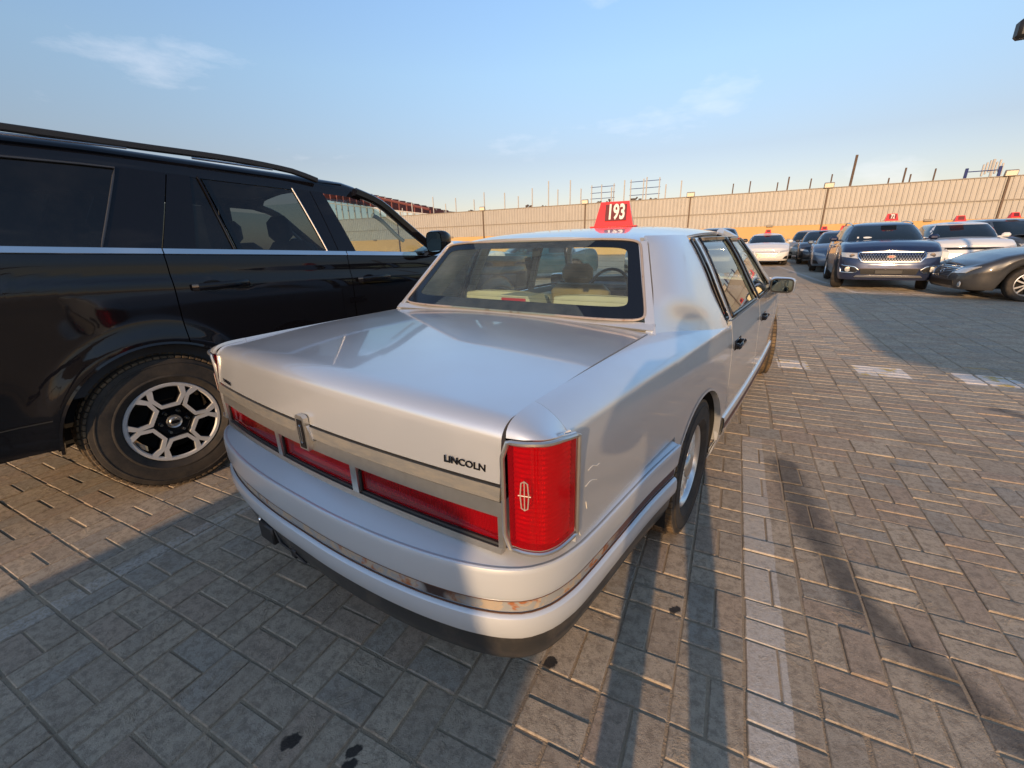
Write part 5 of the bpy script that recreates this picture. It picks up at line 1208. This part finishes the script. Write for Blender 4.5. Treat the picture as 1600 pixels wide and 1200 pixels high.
# roof signs with readable numbers
def lin_w(x, y, z):
    a = R(LIN_H); return (-.955+x*math.cos(a)+y*math.sin(a), 2.098-x*math.sin(a)+y*math.cos(a), z)
roof_sign('193', lin_w(.115, .83, 1.428), R(8), 'red number sign reading 193 on the roof of the silver saloon', .88)
roof_sign('72', (3.52, 15.05, 1.618), R(-4), 'red number sign on the roof of the navy crossover')
roof_sign('27', (-6.9, 9.75, 1.45), R(30), 'tilted red number sign showing above the mirror of the black car', 1.0)
# -- a big car standing across behind the viewpoint; its shadow covers the left foreground
S = Shell(L=4.25, W=1.9, H=2.25, wb=2.5, fo=.9, wr=.38, sill=.30, hoodf=.98, cowl=1.14, belt=1.14, deck=1.2, wsb=.25, wst=-.50, rst=-1.9, rsb=-2.0, roofw=.72)
bk = gen_car('grey_off_road_car', 'grey off-road car behind the viewpoint, casting the shade over the left foreground', 'dark_grey', (-1.95, -5.3), 275, S)
# ------------------------------------------------------------------ boundary wall, floodlights and what stands beyond
WY = 41.5; WJ, WH, WS = 2.0, 4.52, 3.12
t = NT('cladding'); o = t.pos(); c = t.mix(t.noise(o, 1.3, 6, .6), (.35, .325, .285), (.44, .41, .36)); c = t.mix(t.math('MULTIPLY', t.ramp(t.noise(t.map(o, (3, 1, .35)), 2.5, 5, .6), [(.5, 0.0), (.8, 1.0)]), .35), c, (.30, .255, .20)); t.P(Base_Color=c, Roughness=.55, Metallic=.1); M['cladding'] = t.m
t = NT('ochre_render'); o = t.pos(); c = t.mix(t.noise(o, .8, 6, .6), (.54, .33, .125), (.62, .40, .175)); c = t.mix(t.ramp(t.noise(t.map(o, (.5, 1, 1.2), (3, 0, 1)), .35, 4), [(.60, 0.0), (.66, .55)]), c, (.50, .40, .24)); t.P(Base_Color=c, Roughness=.9); t.bump(t.noise(o, 20, 4), .2, .01); M['ochre'] = t.m
M['post'] = m_plain('brown_steel', (.13, .085, .055), .7, var=.3)
M['rail'] = m_plain('girt_steel', (.27, .23, .18), .6, var=.2)
M['pale_pole'] = m_plain('pale_pole', (.50, .47, .42), .7, var=.15)
M['flood'] = m_plain('floodlight_glass', (.85, .78, .60), .25, var=.1)
M['red_steel'] = m_plain('red_oxide_steel', (.16, .045, .035), .7, var=.3)
M['blue_paint'] = m_plain('blue_steel', (.03, .045, .16), .6)
M['scrap'] = m_plain('scrap_metal', (.08, .06, .05), .8, var=.6, scale=5)
wall = empty('boundary_wall', (0, WY, 0)); tag(wall, 'long boundary wall of beige ribbed cladding over an ochre base', 'wall')
posts = [-46.0, -35.5, -24.0, -13.0, -3.9, 5.6, 15.2, 24.8, 34.0]
for a, b in zip(posts[:-1], posts[1:]):
    MB().box(((a+b)/2, .15, WJ/2), (b-a-.03, .25, WJ), .0).build('base_panel', M['ochre'], wall)
    # ribbed sheets, two tiers
    for z0, z1 in ((WJ+.005, WS-.02), (WS+.02, WH)):
        n = int((b-a)/.30); prof = []
        for k in range(n):
            x = a+.04+(b-a-.08)*k/n; w = (b-a-.08)/n
            prof += [(x, 0), (x+w*.62, 0), (x+w*.72, -.045), (x+w*.90, -.045)]
        prof.append((b-.04, 0)); MB().grid([[(x, y, z) for x, y in prof] for z in (z0, z1)]).build('cladding_sheet', M['cladding'], wall, flatshade=True)
    MB().box(((a+b)/2, -.06, WS), (b-a-.1, .05, .06)).build('girt', M['rail'], wall)
    MB().box(((a+b)/2, -.01, WH+.02), (b-a, .12, .05)).build('capping', M['rail'], wall)
    MB().box(((a+b)/2+(b-a)*.14, -.06, WJ+.02), (.45, .14, .16), .02).build('vent_box', M['rail'], wall)
for x in posts: MB().box((x, -.07, WH/2), (.10, .10, WH)).build('wall_post', M['post'], wall)
def flood(x, y, z, label, sc_=1.0, ry=0.0):
    f = empty('floodlight', (x, y, z)); f.scale = (sc_,)*3; tag(f, label, 'lamp', 'floodlights on the boundary wall')
    MB().box((0, -.1, .16), (.62, .18, .36), .03, M=np.array(Matrix.Rotation(.30, 3, 'X'))).build('housing', M['rail'], f)
    MB().box((0, -.193, .131), (.54, .02, .29), .006, M=np.array(Matrix.Rotation(.30, 3, 'X'))).build('lens', M['flood'], f)
    MB().tube([(0, .0, -.12), (0, .02, .05)], .03, 6).build('bracket', M['post'], f)
fl = ['floodlight on the wall top, behind the mirror of the black car', 'second floodlight on the wall top from the left', 'floodlight on the wall top just left of the number 193 sign', 'floodlight on the wall top right of the number 193 sign', 'floodlight on the wall top above the cars in line', 'large floodlight on the wall top at the far right']
for x, lb in zip((-35.5, -24.0, -13.0, -3.9, 5.6, 15.2), fl): flood(x, WY-.05, WH+.03, lb)
# poles and frames of a building site behind the wall
px_ = [(-36.5, 1.0), (-35.0, 1.5), (-33.6, .9), (-31.9, 1.9), (-30.2, 1.1), (-28.8, 1.6), (-26.4, 1.3), (-25.1, 1.9), (-22.6, 1.7), (-21.0, 1.3), (-19.4, 1.9), (-17.6, 2.4), (-16.6, 1.6), (-15.3, 2.3), (-14.2, 1.5), (-11.2, 1.4), (-10.0, 1.9), (-8.0, 2.0), (-6.3, 1.3), (-5.0, 1.5)]
ORD = 'first second third fourth fifth sixth seventh eighth ninth tenth eleventh twelfth thirteenth fourteenth fifteenth sixteenth seventeenth eighteenth nineteenth twentieth'.split()
for n_o, (x, h) in enumerate(px_):
    k = MB().tube([(x, WY+2.2, 0), (x+.03, WY+2.2, WH+h*1.05)], .055, 6).build('site_pole', M['pale_pole']); tag(k, ORD[n_o]+' thin pale pole behind the wall, counted from the left', 'pole', 'pale poles behind the wall')
for n_o, (x, h, w) in enumerate(sorted(((-.9, .75, .05), (.35, .85, .05), (2.35, .6, .05), (3.05, .95, .06), (5.9, .9, .05), (7.1, 2.1, .09), (9.5, .35, .05), (10.3, .95, .06), (10.7, .5, .05), (12.0, .75, .05), (4.6, .7, .05)))):
    k = MB().tube([(x, WY+2.2, 0), (x+.10*h, WY+2.2, WH+.25+h)], w, 6).build('rusty_pole', M['post']); tag(k, ORD[n_o]+' dark leaning pole behind the wall right of the saloon, counted from the left', 'pole', 'dark poles behind the wall')
def scaffold(x, w, h, label, mt):
    s = empty('scaffold_frame', (x, WY+3.2, 0)); tag(s, label, 'scaffolding')
    for dx in (0, w*.45, w): MB().tube([(dx, 0, 0), (dx, 0, WH+h)], .05, 6).build('upright', M[mt], s)
    for z in (WH+h*.35, WH+h*.62, WH+h*.9): MB().tube([(-.1, 0, z), (w+.1, 0, z)], .03, 6).build('ledger', M['blue_paint'], s)
scaffold(-13.4, 2.2, 1.9, 'scaffold frame of pale posts behind the wall, right of the number 193 sign', 'pale_pole'); scaffold(-9.6, 2.6, 2.1, 'taller scaffold frame of pale posts nearer the right floodlight', 'pale_pole')
bb = empty('blue_rail_frame', (13.7, WY+2.2, 0)); tag(bb, 'low blue rail frame above the wall at the right', 'railing')
for dx in (0, 1.7): MB().tube([(dx, 0, 0), (dx+.05, 0, WH+.85)], .09, 6).build('upright', M['blue_paint'], bb)
MB().tube([(0, 0, WH+.62), (1.75, 0, WH+.62)], .035, 6).build('rail', M['blue_paint'], bb)
ant = empty('antenna_cluster', (16.0, WY+5, 0)); tag(ant, 'pale cluster of aerials behind the large right floodlight', 'antenna')
MB().tube([(0, 0, 0), (0, 0, WH+1.6)], .08, 6).build('mast', M['pale_pole'], ant)
for k in range(7): MB().box((-.5+.17*k, 0, WH+.9+.12*(k % 3)), (.10, .10, .8), .02).build('aerial', M['pale_pole'], ant)
for k, (x, s_) in enumerate(sorted(((-29.5, .5), (-27.4, .6), (-20.2, .7), (-18.3, .5), (-12.6, .6), (-11.6, .7), (-9.0, .8), (-7.4, .7), (-33, .5), (-24.6, .45)))):
    rr_ = random.Random(k); m_ = MB()
    for q_ in range(9): m_.box((rr_.uniform(-.5, .5)*s_, rr_.uniform(-.3, .3), WH-.1+rr_.uniform(0, .75)*s_), (rr_.uniform(.15, .5)*s_, .2, rr_.uniform(.1, .4)*s_), .0, M=np.array(Matrix.Rotation(rr_.uniform(-.9, .9), 3, 'Y')))
    m_.box((0, 0, (WH-.1)/2), (.8*s_, .3, WH-.1)); k_ = m_.build('scrap_heap', M['scrap'], None); k_.location = (x, WY+3.0, 0); tag(k_, ORD[k]+' dark scrap heap peeping over the wall, counted from the left', 'scrap', 'scrap heaps behind the wall')
# red steel roof frame of an unfinished hall, far left
hall = empty('steel_hall', (-76, 70, 0)); tag(hall, 'unfinished hall with red oxide steel roof frame beyond the wall, far left', 'building')
for k in range(17):
    x = k*1.7; zt = 13.3-.2265*x
    MB().tube([(x, 0, 0), (x, 0, zt)], .16, 6).build('column', M['pale_pole'], hall)
    MB().box((x, -.2, zt-.5-.035*(28-x)), (.25, 8, .9+.06*(28-x))).build('rafter', M['red_steel'], hall)
MB().tube([(0, -4.2, 13.3), (27.2, -4.2, 13.3-.2265*27.2)], .22, 6).build('eaves_beam', M['red_steel'], hall)
MB().tube([(0, -4.2, 10.0), (27.2, -4.2, 6.3)], .13, 6).build('tie_beam', M['pale_pole'], hall)
# ------------------------------------------------------------------ things behind the viewpoint that throw the shadows
can = empty('added_shade_canopy', (3.2, -9.6, 0)); tag(can, 'unseen flat canopy on posts, added behind the viewpoint to cast the shade at the right', 'canopy')
m_ = MB(); m_.prism([(-.15, .2), (.55, -.6), (14, -.6), (14, 9.5), (2.6, 6.0), (.2, 6.6)], .12, (0, 0, 4.0), (1, 0, 0), (0, 1, 0)); m_.build('roof_sheet', M['cladding'], can)  # unseen roof, outline shaped to throw the band of shade at the right
for x, y in ((1.6, 1.0), (8, 1.0), (13, 1.0), (5.0, 6.0), (13, 7.0)): MB().tube([(x, y, 0), (x, y, 4.0)], .06, 8).build('post', M['post'], can)
lp = empty('lamp_post', (2.66, 8.1, 0)); tag(lp, 'dark floodlight head at the very top right edge, on a post out of frame', 'lamp')
MB().tube([(4.2, 0, 0), (4.2, 0, 3.7)], .06, 8).build('post', M['post'], lp); MB().box((.06, 0, 3.56), (.16, .16, .2), .03).build('lamp_head', M['black_plastic'], lp); MB().tube([(.1, 0, 3.64), (4.2, 0, 3.66)], .03, 6).build('arm', M['post'], lp)
# photographer (only the shadow is in the picture)
def person():
    me = bpy.data.meshes.new('person'); bm = bmesh.new()
    J_ = dict(pel=(.0, 0, .93), lum=(0, 0, 1.08), che=(0, .01, 1.27), nec=(0, .01, 1.44), hea=(0, .03, 1.53), top=(0, .03, 1.66),
              hl=(-.085, 0, .90), kl=(-.115, .02, .50), al=(-.12, -.01, .09), tl=(-.125, .13, .035), hr=(.085, 0, .90), kr=(.12, .02, .50), ar=(.13, -.01, .09), tr=(.14, .13, .035),
              sl=(-.14, .0, 1.39), el=(-.19, .08, 1.15), wl=(-.10, .22, 1.29), sr=(.14, 0, 1.39), er=(.19, .08, 1.15), wr=(.08, .22, 1.29))
    RD = dict(pel=.135, lum=.125, che=.14, nec=.055, hea=.085, top=.075, hl=.09, kl=.062, al=.045, tl=.04, hr=.09, kr=.062, ar=.045, tr=.04, sl=.06, el=.045, wl=.032, sr=.06, er=.045, wr=.032)
    E_ = [('pel', 'lum'), ('lum', 'che'), ('che', 'nec'), ('nec', 'hea'), ('hea', 'top'), ('pel', 'hl'), ('hl', 'kl'), ('kl', 'al'), ('al', 'tl'), ('pel', 'hr'), ('hr', 'kr'), ('kr', 'ar'), ('ar', 'tr'), ('che', 'sl'), ('sl', 'el'), ('el', 'wl'), ('che', 'sr'), ('sr', 'er'), ('er', 'wr')]
    for sd_, w_ in (('l', 'wl'), ('r', 'wr')):
        w = np.array(J_[w_]); s_ = -1 if sd_ == 'l' else 1
        J_['p'+sd_] = tuple(w+[-.01*s_, .05, .03]); RD['p'+sd_] = .028; E_.append((w_, 'p'+sd_))
        for k in range(4):
            J_[f'f{sd_}{k}'] = tuple(w+[-s_*(.02+.004*k), .085-.006*abs(k-1), .065-.022*k]); RD[f'f{sd_}{k}'] = .009; E_.append(('p'+sd_, f'f{sd_}{k}'))
            J_[f'g{sd_}{k}'] = tuple(w+[-s_*(.05+.004*k), .095, .064-.022*k]); RD[f'g{sd_}{k}'] = .008; E_.append((f'f{sd_}{k}', f'g{sd_}{k}'))
        J_['th'+sd_] = tuple(w+[-s_*.045, .045, .055]); RD['th'+sd_] = .010; E_.append(('p'+sd_, 'th'+sd_))
    ix = {k: bm.verts.new(v) for k, v in J_.items()}
    for a, b in E_: bm.edges.new((ix[a], ix[b]))
    names = list(J_); bm.to_mesh(me); bm.free()
    o = bpy.data.objects.new('person', me); COL.objects.link(o)
    md = o.modifiers.new('skin', 'SKIN'); md.use_smooth_shade = True
    sv = me.skin_vertices[0].data if me.skin_vertices else None
    if sv is None:
        bm = bmesh.new(); bm.from_mesh(me); bm.verts.layers.skin.verify(); bm.to_mesh(me); bm.free(); sv = me.skin_vertices[0].data
    for i, k in enumerate(names): sv[i].radius = (RD[k], RD[k]); sv[i].use_root = (k == 'pel')
    o.modifiers.new('sub', 'SUBSURF').levels = 2; o.modifiers['sub'].render_levels = 2
    me.materials.append(m_plain('dark_clothes', (.05, .055, .07), .85)); return o
pr_ = person(); pr_.location = (.088, -.36, 0); pr_.rotation_euler = (0, 0, R(5)); tag(pr_, 'person standing behind the viewpoint, whose long shadow falls on the pavers', 'person')
